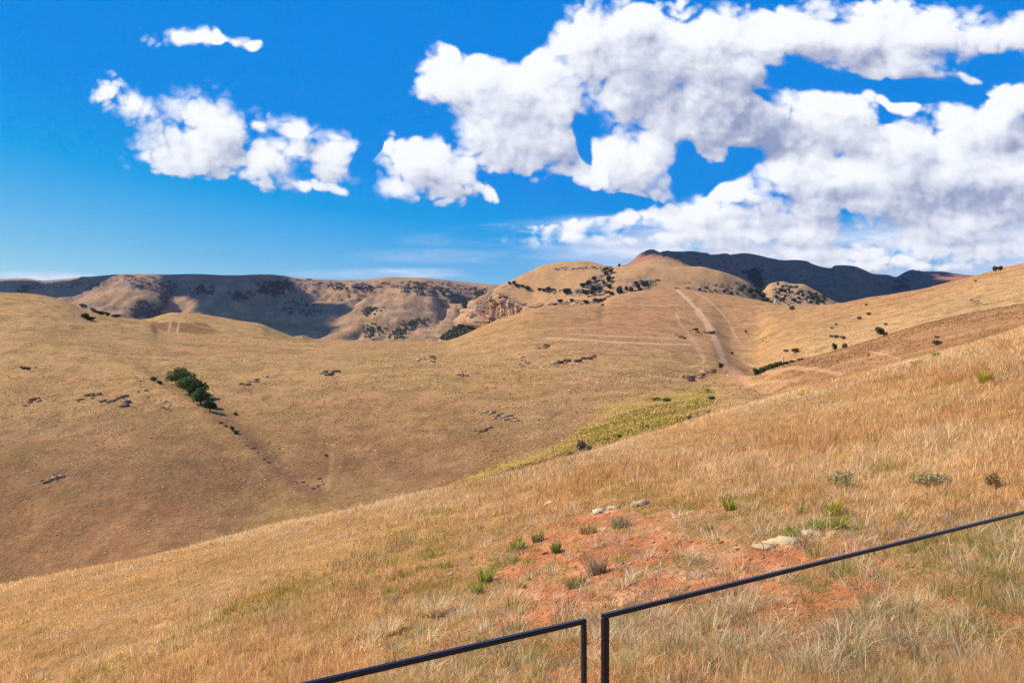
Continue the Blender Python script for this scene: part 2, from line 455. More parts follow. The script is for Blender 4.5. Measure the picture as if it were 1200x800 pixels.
def build_height():
    K = len(LINES)
    V = np.zeros((K, NC)); L = np.zeros((K, NC))
    for k, ln in enumerate(LINES):
        a = np.array(ln, float)
        V[k] = (CY - pchip(a[:, 0], a[:, 1], gx)) / F
        L[k] = np.log(pchip(a[:, 0], a[:, 2], gx))
    U = (gx - CX) / F
    Z = np.zeros((NRT, NC))
    lg = np.log(np.maximum(gd, 12.0))
    for c in range(NC):
        Z[:, c] = pchip(L[:, c], V[:, c], lg) * np.maximum(gd, 12.0)
    w = np.maximum(gd, 12.0)[:, None]
    X = U[None, :] * w
    Y = np.broadcast_to(gd[:, None], X.shape)
    P = -H0 + SX * X + TY * Y
    t = smooth(14, 40, Y)
    Z = P * (1 - t) + Z * t
    return X, np.array(Y), Z


GX, GY, GZ = build_height()
PXG = np.broadcast_to(gx[None, :], GX.shape)
PYG = CY - F * GZ / np.maximum(GY, 12.0)


def seg_dist(px, py, pts):
    """distance to a polyline, and the side (below or left of it is positive)"""
    best = np.full(np.shape(px), 1e9); side = np.zeros(np.shape(px)); tt = np.zeros(np.shape(px))
    n = len(pts) - 1
    for i in range(n):
        (x0, y0), (x1, y1) = pts[i][:2], pts[i + 1][:2]
        dx, dy = x1 - x0, y1 - y0
        t = np.clip(((px - x0) * dx + (py - y0) * dy) / (dx * dx + dy * dy), 0, 1)
        ex, ey = px - x0 - t * dx, py - y0 - t * dy
        dd = np.hypot(ex, ey)
        u = dd < best
        best = np.where(u, dd, best)
        side = np.where(u, np.sign(dx * ey - dy * ex), side)
        tt = np.where(u, (i + t) / n, tt)
    return best, side, tt


GULLY = [(60, 402), (110, 412), (160, 430), (205, 458), (246, 482), (290, 515), (330, 552), (372, 580), (400, 596)]


def detail():
    """spurs, gullies and small unevenness of the ground"""
    global GZ
    X, Y = GX, GY
    d = np.maximum(Y, 12.0)
    # near slope: hummocks
    near = 1 - smooth(60, 110, Y)
    GZ = GZ + near * (0.35 * fbm(X / 7, Y / 7, 3, 3) + 0.16 * fbm(X / 1.6, Y / 1.6, 3, 5)) * smooth(-10, 6, Y)
    # middle hills: soft rolls and terracettes
    mid = smooth(110, 180, Y) * (1 - smooth(1100, 1400, Y))
    GZ = GZ + mid * (2.6 * fbm(X / 70, Y / 70, 4, 21) + 0.8 * fbm(X / 14, Y / 14, 3, 22)) * np.clip(d / 420, 0.3, 1.4)
    # the drainage line on the left hill: a spur lying in front of a gully
    m = smooth(150, 190, Y) * (1 - smooth(360, 440, Y))
    sd, side, tt = seg_dist(PXG, PYG, GULLY)
    s = sd * side
    amp = np.sin(np.clip(tt, 0, 1) * math.pi) ** 0.6
    up = 3.8 * np.exp(-((s - 6) / 13.0) ** 2)
    dn = -1.3 * np.exp(-((s + 10) / 10.0) ** 2)
    GZ = GZ + m * amp * (up + dn) / F * d
    # second small gully running into it from above
    sd, side, tt = seg_dist(PXG, PYG, [(388, 520), (386, 545), (380, 575)])
    GZ = GZ - m * 0.9 * np.exp(-(sd / 6.0) ** 2) / F * d
    # saddle hills further back
    far = smooth(1150, 1350, Y) * (1 - smooth(2000, 2300, Y))
    GZ = GZ + far * (9 * fbm(X / 130, Y / 130, 4, 41) + 4.0 * fbm(X / 30, Y / 30, 3, 43))
    # plateau and the dark mountain: spurs and ravines below the rim
    vf = smooth(2300, 2900, Y) * (1 - smooth(3850, 4150, Y))
    r1 = np.abs(fbm(X / 420 + 0.3 * fbm(X / 900, Y / 900, 2, 71), Y / 2600, 3, 61)) * 2
    r2 = np.abs(fbm(X / 130, Y / 700, 3, 63)) * 2
    GZ = GZ + vf * (80 * (r1 - 0.32) + 34 * (r2 - 0.3) + 26 * fbm(X / 160, Y / 160, 4, 65) + 13 * fbm(X / 42, Y / 60, 3, 66))
    # stepped rock bands (krans) on the plateau rim
    band = smooth(3500, 3700, Y) * (1 - smooth(3950, 4100, Y)) * (PXG < 640)
    zz = GZ / 26.0
    st = (np.floor(zz) + smooth(0.35, 0.65, zz - np.floor(zz))) * 26.0
    GZ = GZ * (1 - 0.75 * band) + st * 0.75 * band


detail()
PYG = CY - F * GZ / np.maximum(GY, 12.0)


def zground(x, y):
    """height of the land at any point"""
    x = np.asarray(x, float); y = np.asarray(y, float)
    p = CX + F * x / np.maximum(y, 12.0)
    i = np.clip(np.searchsorted(gx, p) - 1, 0, NC - 2)
    j = np.clip(np.searchsorted(gd, y) - 1, 0, NRT - 2)
    a = np.clip((p - gx[i]) / (gx[i + 1] - gx[i]), 0, 1)
    b = np.clip((y - gd[j]) / (gd[j + 1] - gd[j]), 0, 1)
    return ((GZ[j, i] * (1 - a) + GZ[j, i + 1] * a) * (1 - b) + (GZ[j + 1, i] * (1 - a) + GZ[j + 1, i + 1] * a) * b)


def site(px, py, dmin=8.0):
    """the spot of ground that is seen along one bearing"""
    i = int(np.clip(np.searchsorted(gx, px), 1, NC - 1))
    a = (px - gx[i - 1]) / (gx[i] - gx[i - 1])
    col = PYG[:, i - 1] * (1 - a) + PYG[:, i] * a
    j0 = int(np.searchsorted(gd, dmin))
    j = j0
    for j in range(j0, NRT - 1):
        if col[j] <= py:
            break
    y = gd[j]
    if j > j0 and col[j - 1] > py:
        t = (col[j - 1] - py) / (col[j - 1] - col[j])
        y = gd[j - 1] + t * (gd[j] - gd[j - 1])
    x = (px - CX) / F * max(y, 12.0)
    return np.array([x, y, float(zground(x, y))])


# ------------------------------------------------------------------ colours of the ground (what grows or lies there)
def inpoly(px, py, poly):
    r = np.zeros(np.shape(px), bool)
    n = len(poly)
    for i in range(n):
        x0, y0 = poly[i]; x1, y1 = poly[(i + 1) % n]
        c = ((y0 > py) != (y1 > py)) & (px < (x1 - x0) * (py - y0) / (y1 - y0 + 1e-9) + x0)
        r ^= c
    return r


TRACKS = [  # (points, half width, colour, strength, near, far)
    ([(794, 340), (805, 350), (818, 364)], 1.6, (230, 190, 146), 0.9, 300, 900),
    ([(818, 364), (828, 378), (834, 388)], 3.2, (236, 186, 142), 0.9, 300, 900),
    ([(834, 388), (839, 400), (845, 414), (851, 430)], 3.3, (240, 192, 148), 0.95, 250, 900),
    ([(851, 428), (860, 434), (868, 441), (878, 450)], 4.0, (214, 150, 118), 0.75, 150, 900),
    ([(816, 343), (830, 352), (842, 362), (852, 374), (858, 384), (861, 393), (868, 401), (880, 402)], 0.9, (226, 180, 140), 0.7, 300, 900),
    ([(792, 365), (796, 378), (806, 390), (813, 402), (821, 416), (825, 424), (818, 428), (808, 430)], 1.0, (222, 178, 136), 0.6, 300, 900),
    ([(812, 396), (818, 404), (822, 412), (826, 422)], 1.6, (226, 176, 136), 0.45, 300, 900),
    ([(640, 396), (680, 398), (720, 401), (760, 402.5), (812, 404)], 0.9, (226, 184, 140), 0.8, 300, 900),
    ([(664, 391), (720, 394), (770, 396), (812, 397)], 0.9, (222, 180, 138), 0.5, 300, 900),
    ([(700, 357.5), (740, 357), (780, 358), (795, 356)], 0.8, (214, 168, 122), 0.5, 300, 900),
    ([(870, 424), (876, 425), (884, 430), (892, 437)], 0.9, (230, 185, 145), 0.6, 200, 700),
    ([(900, 437), (930, 431), (960, 433), (985, 438)], 2.0, (226, 172, 134), 0.55, 120, 330),
    ([(1020, 412), (1040, 416), (1055, 421)], 0.9, (224, 180, 140), 0.6, 120, 330),
    ([(870, 455), (880, 450), (905, 447), (935, 446)], 1.0, (222, 178, 138), 0.4, 120, 330),
    ([(197, 389), (199, 383), (200, 377)], 0.9, (226, 184, 128), 0.8, 400, 800),
    ([(207, 389), (209, 383), (210, 377)], 0.9, (226, 184, 128), 0.8, 400, 800),
    ([(186, 377), (200, 376.4), (222, 377.5)], 0.8, (222, 180, 124), 0.7, 400, 800),
    ([(27, 381), (70, 381), (100, 379), (130, 379)], 0.8, (214, 172, 112), 0.5, 300, 700),
    ([(388, 522), (389, 545), (384, 572)], 2.6, (206, 162, 118), 0.18, 100, 420),
]


def ground_colours():
    px, py, Y, X = PXG, PYG, GY, GX
    n1 = fbm(X / 40, Y / 40, 4, 101); n2 = fbm(X / 9, Y / 9, 4, 102)
    C_ = np.zeros(GX.shape + (3,))
    ROCK = np.zeros(GX.shape)

    def put(col, w):
        C_[...] = C_ * (1 - w[..., None]) + lin(*col) * w[..., None]
    put((204, 158, 104), np.ones_like(X))
    # left hill: browner and darker towards the lower slope
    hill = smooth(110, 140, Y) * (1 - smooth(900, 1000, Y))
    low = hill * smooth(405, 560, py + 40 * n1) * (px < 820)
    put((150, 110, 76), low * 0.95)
    put((190, 158, 92), hill * np.clip(n1 * 2.2, 0, 1) * 0.5 * (px < 560))
    put((178, 124, 84), hill * np.clip(-n1 * 2.2, 0, 1) * 0.6)
    # the hill with the tracks and the hill on the right: pinker grass
    pink = smooth(560, 700, px) * smooth(300, 380, Y) * (1 - smooth(1000, 1100, Y))
    put((206, 150, 106), pink * 0.8)
    right = smooth(900, 960, px) * smooth(130, 200, Y) * (1 - smooth(1000, 1100, Y))
    put((208, 154, 104), right * 0.8)
    put((190, 134, 92), pink * np.clip(n1 * 2.5, 0, 1) * 0.6)
    # lower right spur: browner, with the dimmer light on its near face painted in
    spur = smooth(880, 940, px) * smooth(135, 170, Y) * (1 - smooth(262, 290, Y))
    put((186, 132, 88), spur * 0.9)
    put((220, 178, 120), smooth(900, 960, px) * smooth(300, 330, Y) * (1 - smooth(390, 520, Y)) * 0.7)  # foot of the hill behind painted paler, as the better lit slope
    hol = inpoly(px, py + 2 * n2, [(176, 375.5), (200, 376), (240, 378.5), (262, 391), (226, 392), (184, 386)]) * (Y > 500) * (Y < 800)
    put((150, 110, 74), hol * 0.85)
    # yellow shoulder where the two hills meet
    b, s_, t_ = seg_dist(px, py, [(870, 432), (890, 412), (915, 385), (935, 362)])
    put((214, 170, 104), (Y > 330) * (Y < 900) * np.exp(-((b * np.where(s_ > 0, 1, 0.9) - 10) / 12) ** 2) * 0.5)
    # wet green valley floor
    b, s_, t_ = seg_dist(px, py, [(500, 580), (560, 557), (640, 531), (680, 516), (712, 503), (748, 493), (786, 481), (815, 471), (834, 461)])
    wv = np.interp(t_, [0, 0.15, 0.3, 0.42, 0.52, 0.66, 0.8, 0.92, 1], [1.5, 2.5, 4, 10, 17, 18, 13, 10, 4])
    gm = (Y > 110) * (Y < 330) * smooth(1.25, 0.45, b / wv + 0.9 * n2)
    put((190, 156, 72), gm * 0.9)
    put((150, 140, 50), gm * smooth(0.0, 0.22, fbm(X / 6, Y / 6, 3, 107)) * 0.9)
    put((206, 166, 80), (Y > 110) * (Y < 380) * smooth(1.9, 0.8, b / wv + n2) * (1 - gm) * 0.7)
    n7 = fbm(X / 3.2, Y / 5.0, 4, 171); n8 = fbm(X / 22, Y / 9, 4, 172)
    put((138, 102, 70), hill * smooth(0.03, 0.22, n7) * 0.45)
    put((206, 160, 112), hill * smooth(0.05, 0.22, -n7) * 0.45 * (1 - 0.6 * low))
    put((156, 126, 80), hill * smooth(0.06, 0.2, n8) * 0.4)
    put((206, 160, 114), hill * smooth(0.08, 0.2, -n8) * 0.35 * (1 - 0.6 * low))
    # tracks and worn soil
    for pts, hw, col, k, d0, d1 in TRACKS:
        b, s_, t_ = seg_dist(px, py, pts)
        w = smooth(hw * 1.5, hw * 0.5, b * (1 + 0.9 * fbm(X / 5, Y / 5, 3, 120))) * (Y > d0) * (Y < d1) * k
        put(col, w)
    # eroded gully floor
    b, s_, t_ = seg_dist(px, py, [(296, 522), (322, 548), (350, 570), (374, 578)])
    put((140, 100, 82), (Y > 110) * (Y < 420) * smooth(7, 2, b + 9 * n2) * 0.7)
    b, s_, t_ = seg_dist(px, py, GULLY[2:])
    put((150, 112, 80), (Y > 110) * (Y < 420) * smooth(5, 1, b + 8 * n2) * 0.4)
    # middle distance: cliff hill
    m4 = smooth(1050, 1200, Y)
    put((206, 160, 112), m4)
    n3 = fbm(X / 60, Y / 60, 4, 131); n4 = fbm(X / 18, Y / 18, 3, 132)
    put((186, 138, 100), m4 * np.clip(n3 * 2.4, 0, 1) * 0.7)
    rk = (Y > 1200) * (Y < 2100)
    for poly, k in [([(640, 352), (690, 344), (720, 330), (718, 312), (708, 312), (690, 326), (660, 346), (640, 360), (640, 372), (705, 362), (712, 350), (700, 352)], 1.0),
                    ([(725, 345), (725, 325), (760, 322), (770, 336), (760, 345)], 0.6), ([(800, 340), (830, 332), (870, 336), (880, 345), (880, 352), (830, 345)], 0.6),
                    ([(905, 352), (908, 340), (917, 334), (940, 334), (962, 345), (985, 357), (905, 360)], 1.0)]:
        ins = inpoly(px + 14 * n4, py + 8 * n3, poly) * rk
        ROCK = np.maximum(ROCK, ins * k * smooth(-0.12, 0.12, n4))
    cl = inpoly(px, py + 4 * n4, [(546, 372), (550, 366), (560, 351), (575, 341), (592, 346), (604, 352), (618, 359), (645, 362), (645, 376), (600, 390), (550, 392)]) * rk
    ROCK = np.maximum(ROCK, cl * 1.0)
    for k_ in range(5):   # thin ledges across the dome
        pts = [[(650, 315), (680, 316), (712, 314)], [(780, 332), (830, 333), (872, 333)], [(640, 362), (670, 366), (706, 362)], [(590, 336), (630, 340), (680, 343)], [(800, 338), (840, 341), (880, 346)]][k_]
        b, s_, t_ = seg_dist(px, py, pts)
        ROCK = np.maximum(ROCK, rk * smooth(1.6, 0.5, b + 5 * np.maximum(n4, 0)) * 0.7)
    # far plateau and mountain
    mf = smooth(2000, 2250, Y)
    put((176, 139, 103), mf)
    n5 = fbm(X / 240, Y / 240, 4, 141); n6 = fbm(X / 70, Y / 70, 4, 142)
    put((162, 126, 88), mf * np.clip(n5 * 2.6, 0, 1) * 0.7)
    put((128, 118, 78), mf * smooth(0.08, 0.2, n6) * 0.55)
    put((206, 168, 128), mf * smooth(0.06, 0.2, -n6) * 0.5)
    put((178, 118, 98), mf * smooth(700, 760, px) * 0.9)
    band = mf * (Y > 3300) * (Y < 4050) * (px < 640)
    rim = inpoly(px, py + 5 * n6, [(140, 324), (190, 326), (200, 334), (345, 327), (400, 330), (520, 331), (560, 336), (560, 344), (470, 338), (400, 338), (340, 336), (240, 336), (190, 342), (140, 336), (26, 336), (26, 331), (90, 328)]) * mf
    ROCK = np.maximum(ROCK, np.maximum(band * smooth(0.02, 0.16, n6) * 0.7, rim * smooth(-0.14, 0.04, n6) * 0.9))
    lump = mf * (px > 740) * smooth(0.10, 0.24, n6) * 0.6
    ROCK = np.maximum(ROCK, lump)
    # near slope
    nf = 1 - smooth(88, 110, Y)
    put((186, 140, 88), nf)
    put((150, 112, 66), nf * np.clip(n2 * 2.5, 0, 1) * 0.6)
    put((206, 164, 118), nf * smooth(38, 60, Y) * 0.7)
    soil = soil_mask(px, py, X, Y)
    put((206, 131, 86), nf * soil)
    put((222, 178, 134), nf * soil * np.clip(fbm(X / 0.9, Y / 0.9, 4, 151) * 4, 0, 1) * 0.65)
    put((170, 104, 68), nf * soil * np.clip(fbm(X / 0.5, Y / 0.5, 3, 152) * 3.5, 0, 1) * 0.7)
    return C_, np.clip(ROCK, 0, 1)


def soil_mask(px, py, X, Y):
    n = fbm(X / 2.2, Y / 2.2, 4, 160)
    m = np.zeros(np.shape(px))
    for cx, cy, rx, ry, k in [(620, 680, 42, 36, 1.0), (690, 655, 60, 40, 1.0), (665, 700, 50, 24, 1.0), (650, 640, 50, 18, 0.9), (760, 640, 70, 34, 0.95), (730, 610, 60, 12, 0.7),
                              (820, 680, 120, 26, 1.0), (900, 655, 90, 20, 1.05), (1000, 640, 70, 18, 0.5), (1010, 690, 120, 22, 0.6), (695, 750, 14, 40, 0.9), (930, 745, 90, 26, 0.6),
                              (790, 700, 60, 22, 0.5), (520, 730, 50, 26, 0.25), (840, 605, 90, 16, 0.55), (640, 730, 60, 30, 0.35), (1080, 700, 90, 30, 0.6), (960, 700, 80, 24, 0.7), (760, 700, 90, 24, 0.6)]:
        q = 1.35 - np.hypot((px - cx) / rx, (py - cy) / ry)
        m = np.maximum(m, np.clip(q, 0, 1) * k)
    n2 = fbm(X / 0.55, Y / 0.55, 3, 166)
    return smooth(0.34, 0.52, m * 0.95 + 1.9 * n + 1.5 * n2) * (m > 0.05)


GC, GR = ground_colours()


# ------------------------------------------------------------------ making objects
def link(o, parent=None):
    COL.objects.link(o)
    if parent is not None:
        o.parent = parent
    return o


def tag(o, label=None, cat=None, group=None, kind=None):
    if label: o['label'] = label
    if cat: o['category'] = cat
    if group: o['group'] = group
    if kind: o['kind'] = kind
    return o


def mesh_from(name, verts, loops, starts, totals, mats=(), colors=None, smooth_=False, extra=None):
    me = bpy.data.meshes.new(name)
    verts = np.ascontiguousarray(verts, np.float32)
    me.vertices.add(len(verts)); me.vertices.foreach_set('co', verts.ravel())
    me.loops.add(len(loops)); me.loops.foreach_set('vertex_index', np.ascontiguousarray(loops, np.int32))
    me.polygons.add(len(starts))
    me.polygons.foreach_set('loop_start', np.ascontiguousarray(starts, np.int32))
    me.polygons.foreach_set('loop_total', np.ascontiguousarray(totals, np.int32))
    if smooth_:
        me.polygons.foreach_set('use_smooth', np.ones(len(starts), bool))
    for m in mats:
        me.materials.append(m)
    if colors is not None:
        at = me.attributes.new('tone', 'FLOAT_COLOR', 'POINT')
        c = np.ones((len(verts), 4), np.float32); c[:, :3] = colors
        at.data.foreach_set('color', c.ravel())
    if extra is not None:
        at = me.attributes.new('rock', 'FLOAT', 'POINT')
        at.data.foreach_set('value', np.ascontiguousarray(extra, np.float32))
    me.update(calc_edges=True)
    me.validate()
    return me


def grid_loops(nr, nc):
    j, i = np.meshgrid(np.arange(nr - 1), np.arange(nc - 1), indexing='ij')
    a = (j * nc + i).ravel()
    q = np.stack([a, a + 1, a + nc + 1, a + nc], 1)
    n = len(q)
    return q.ravel(), np.arange(n) * 4, np.full(n, 4)


def new_mat(name):
    m = bpy.data.materials.new(name)
    m.use_nodes = True
    nt = m.node_tree
    for n in list(nt.nodes):
        nt.nodes.remove(n)
    g = G(nt)
    out = g.node('ShaderNodeOutputMaterial')
    bs = g.node('ShaderNodeBsdfPrincipled')
    g.put(out.inputs['Surface'], bs.outputs[0])
    bs.inputs['Specular IOR Level'].default_value = 0.15
    bs.inputs['Roughness'].default_value = 0.9
    return m, g, bs


def attr(g, name, color=True):
    n = g.node('ShaderNodeAttribute', attribute_name=name)
    return n.outputs['Color'] if color else n.outputs['Fac']


def mat_ground():
    m, g, bs = new_mat("dry_grassland")
    geo = g.node('ShaderNodeNewGeometry')
    P = geo.outputs['Position']
    col = attr(g, 'tone')
    rock = attr(g, 'rock', False)
    # tussocks, bare crumbs and pale stems at several sizes
    a = g.noise(P, 0.9, 5.0, 0.65)
    b = g.noise(P, 0.12, 4.0, 0.6)
    c = g.noise(P, 4.5, 3.0, 0.6)
    f = g.m('MULTIPLY', g.mapr(a, 0.25, 0.75, 0.66, 1.34, 'LINEAR'), g.mapr(b, 0.25, 0.75, 0.80, 1.20, 'LINEAR'))
    f = g.m('MULTIPLY', f, g.mapr(c, 0.3, 0.7, 0.84, 1.16, 'LINEAR'))
    c1 = g.v('SCALE', col, scale=f)
    hue = g.noise(P, 0.05, 5.0, 0.6)
    c1 = g.mix(g.mapr(hue, 0.5, 0.75, 0.0, 0.35), c1, g.v('MULTIPLY', c1, (0.95, 1.04, 0.72)))
    # rock: jointed, lichen-stained sandstone
    rp = g.v('MULTIPLY', P, (1.0, 1.0, 1.7))
    r1 = g.noise(rp, 0.16, 6.0, 0.68)
    r2 = g.voro(rp, 0.14, 'F1', detail=2.0, rough=0.6)
    rcol = g.mix(g.mapr(r1, 0.36, 0.62), lin(120, 92, 74).tolist(), lin(222, 168, 130).tolist())
    rcol = g.mix(g.mapr(g.noise(rp, 0.07, 4.0), 0.5, 0.66), rcol, lin(205, 190, 172).tolist())
    rcol = g.mix(g.m('MULTIPLY', g.mapr(r2, 0.52, 0.85), 0.45), rcol, lin(84, 72, 54).tolist())
    full = g.mix(rock, c1, rcol)
    g.put(bs.inputs['Base Color'], full)
    bm = g.node('ShaderNodeBump')
    bm.inputs['Strength'].default_value = 0.75
    bm.inputs['Distance'].default_value = 0.45
    g.put(bm.inputs['Height'], g.m('ADD', g.m('MULTIPLY', a, 1.0), g.m('MULTIPLY', c, 0.35)))
    bm2 = g.node('ShaderNodeBump')
    bm2.inputs['Distance'].default_value = 9.0
    g.put(bm2.inputs['Strength'], g.m('MULTIPLY', rock, 0.9))
    g.put(bm2.inputs['Height'], g.m('SUBTRACT', r1, g.m('MULTIPLY', r2, 0.5)))
    g.put(bm2.inputs['Normal'], bm.outputs[0])
    g.put(bs.inputs['Normal'], bm2.outputs[0])
    bs.inputs['Specular IOR Level'].default_value = 0.02
    return m


ALB = 0.72     # photograph colours above are sunlit; this brings them to base colours


def build_ground():
    lo, st, to = grid_loops(NRT, NC)
    v = np.stack([GX, GY, GZ], -1).reshape(-1, 3)
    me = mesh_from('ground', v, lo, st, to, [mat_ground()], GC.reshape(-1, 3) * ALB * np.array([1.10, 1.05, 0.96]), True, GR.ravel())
    o = link(bpy.data.objects.new('ground', me))
    tag(o, kind='structure')
    o['label'] = 'rolling dry golden grassland running from the near slope to the far plateau'
    return o


build_ground()


# ------------------------------------------------------------------ materials for plants and stones
def mat_tone(name, rough=0.85, spec=0.1, trans=0.0, var=0.0, vscale=3.0):
    """colour of its own per leaf or blade, with a procedural unevenness on top"""
    m, g, bs = new_mat(name)
    col = attr(g, 'tone')
    if var:
        tc = g.node('ShaderNodeTexCoord')
        n = g.noise(tc.outputs['Object'], vscale, 3.0, 0.6)
        col = g.v('SCALE', col, scale=g.mapr(n, 0.25, 0.75, 1 - var, 1 + var, 'LINEAR'))
    g.put(bs.inputs['Base Color'], col)
    bs.inputs['Roughness'].default_value = rough
    bs.inputs['Specular IOR Level'].default_value = spec
    if trans:
        out = [n for n in m.node_tree.nodes if n.type == 'OUTPUT_MATERIAL'][0]
        tr = g.node('ShaderNodeBsdfTranslucent')
        g.put(tr.inputs['Color'], col)
        mx = g.node('ShaderNodeMixShader')
        mx.inputs[0].default_value = trans
        g.put(mx.inputs[1], bs.outputs[0])
        g.put(mx.inputs[2], tr.outputs[0])
        g.put(out.inputs['Surface'], mx.outputs[0])
    return m


M_GRASS = mat_tone("dry_grass_blades", 0.7, 0.15, 0.42)
M_LEAF = mat_tone("shrub_leaves", 0.6, 0.2, 0.15)
M_BARK = mat_tone("bark", 0.9, 0.1, 0.0, 0.35, 6.0)


def mat_rock():
    m, g, bs = new_mat("weathered_sandstone")
    tc = g.node('ShaderNodeTexCoord')
    P = tc.outputs['Object']
    col = attr(g, 'tone')
    n = g.noise(P, 1.3, 5.0, 0.65)
    l = g.noise(P, 4.0, 4.0, 0.6)
    c = g.v('SCALE', col, scale=g.mapr(n, 0.25, 0.75, 0.6, 1.35, 'LINEAR'))
    c = g.mix(g.mapr(l, 0.58, 0.7), c, g.v('SCALE', col, scale=0.5))
    g.put(bs.inputs['Base Color'], c)
    bm = g.node('ShaderNodeBump')
    bm.inputs['Strength'].default_value = 0.7
    bm.inputs['Distance'].default_value = 0.15
    g.put(bm.inputs['Height'], n)
    g.put(bs.inputs['Normal'], bm.outputs[0])
    return m


M_ROCK = mat_rock()


# ------------------------------------------------------------------ grass blades
def blades_mesh(name, bx, by, h, w, lean, laz, face, col, segs=2, sink=0.03):
    """one bent, tapering blade per entry"""
    n = len(bx)
    bz = zground(bx, by) - sink
    fx, fy = np.cos(face) * w * 0.5, np.sin(face) * w * 0.5
    tx, ty = np.cos(laz) * lean * h, np.sin(laz) * lean * h
    hz = h * np.sqrt(np.clip(1 - lean ** 2 * 0.7, 0.2, 1))
    P = []
    if segs == 2:
        P.append((bx - fx, by - fy, bz)); P.append((bx + fx, by + fy, bz))
        mx, my, mz = bx + tx * 0.33, by + ty * 0.33, bz + hz * 0.58
        P.append((mx + fx * 0.75, my + fy * 0.75, mz)); P.append((mx - fx * 0.75, my - fy * 0.75, mz))
        P.append((bx + tx, by + ty, bz + hz))
        k = 5
        quad = np.array([0, 1, 2, 3, 3, 2, 4]); tot = np.array([4, 3])
    else:
        P.append((bx - fx, by - fy, bz)); P.append((bx + fx, by + fy, bz)); P.append((bx + tx, by + ty, bz + hz))
        k = 3
        quad = np.array([0, 1, 2]); tot = np.array([3])
    V = np.stack([np.stack(p, -1) for p in P], 1).reshape(-1, 3)
    lo = (np.arange(n)[:, None] * k + quad[None, :]).ravel()
    to = np.tile(tot, n)
    st = np.concatenate([[0], np.cumsum(to)[:-1]])
    cols = np.repeat(col, k, axis=0)
    return mesh_from(name, V, lo, st, to, [M_GRASS], cols)


STRAW = np.array([lin(226, 184, 126), lin(238, 204, 152), lin(210, 164, 104), lin(194, 146, 90), lin(244, 218, 172), lin(220, 180, 112)])
OLIVE = np.array([lin(176, 158, 66), lin(150, 140, 54), lin(190, 166, 78), lin(126, 124, 46)])
PALE = np.array([lin(236, 208, 164), lin(224, 192, 142), lin(212, 180, 124), lin(244, 222, 184)])
RUST = np.array([lin(198, 144, 92), lin(180, 130, 84), lin(212, 158, 104)])
GREYG = np.array([lin(190, 162, 116), lin(166, 142, 100), lin(206, 178, 130)])
GREEN = np.array([lin(150, 150, 52), lin(118, 132, 44), lin(174, 168, 70), lin(98, 116, 40)])


def zone(px, py, lobes):
    m = np.zeros(np.shape(px))
    for cx, cy, rx, ry, k in lobes:
        m = np.maximum(m, k * np.clip(1.3 - np.hypot((px - cx) / rx, (py - cy) / ry), 0, 1))
    return np.clip(m, 0, 1)


Z_OLIVE = [(520, 660, 80, 50, 1.0), (470, 650, 60, 40, 0.7), (400, 690, 110, 50, 0.6), (600, 640, 40, 30, 0.6), (280, 720, 160, 50, 0.25), (740, 580, 90, 18, 0.55), (500, 700, 60, 40, 0.7), (110, 755, 160, 40, 0.35),
           (890, 590, 120, 30, 0.4), (1110, 650, 60, 40, 0.8), (1150, 690, 50, 60, 0.6), (830, 700, 40, 24, 0.5), (1000, 700, 60, 40, 0.4), (650, 770, 50, 20, 0.8), (540, 780, 60, 12, 0.5), (900, 600, 60, 14, 0.4), (160, 690, 120, 26, 0.3), (330, 650, 120, 16, 0.25), (890, 575, 60, 20, 0.3)]
Z_PALE = [(520, 720, 70, 26, 0.8), (620, 720, 50, 26, 0.6), (440, 740, 70, 24, 0.6), (760, 740, 70, 30, 1.0), (860, 752, 80, 22, 0.7), (740, 720, 60, 20, 0.6), (1080, 660, 70, 60, 0.5), (1000, 760, 120, 26, 0.6), (480, 590, 150, 20, 1.1), (700, 526, 170, 16, 1.2),
          (890, 470, 150, 14, 1.1), (1080, 420, 140, 14, 1.0), (330, 630, 140, 14, 0.9), (600, 560, 80, 12, 0.8), (360, 755, 40, 12, 0.5), (690, 690, 30, 60, 0.35), (1060, 560, 120, 40, 0.5), (250, 690, 120, 16, 0.4)]


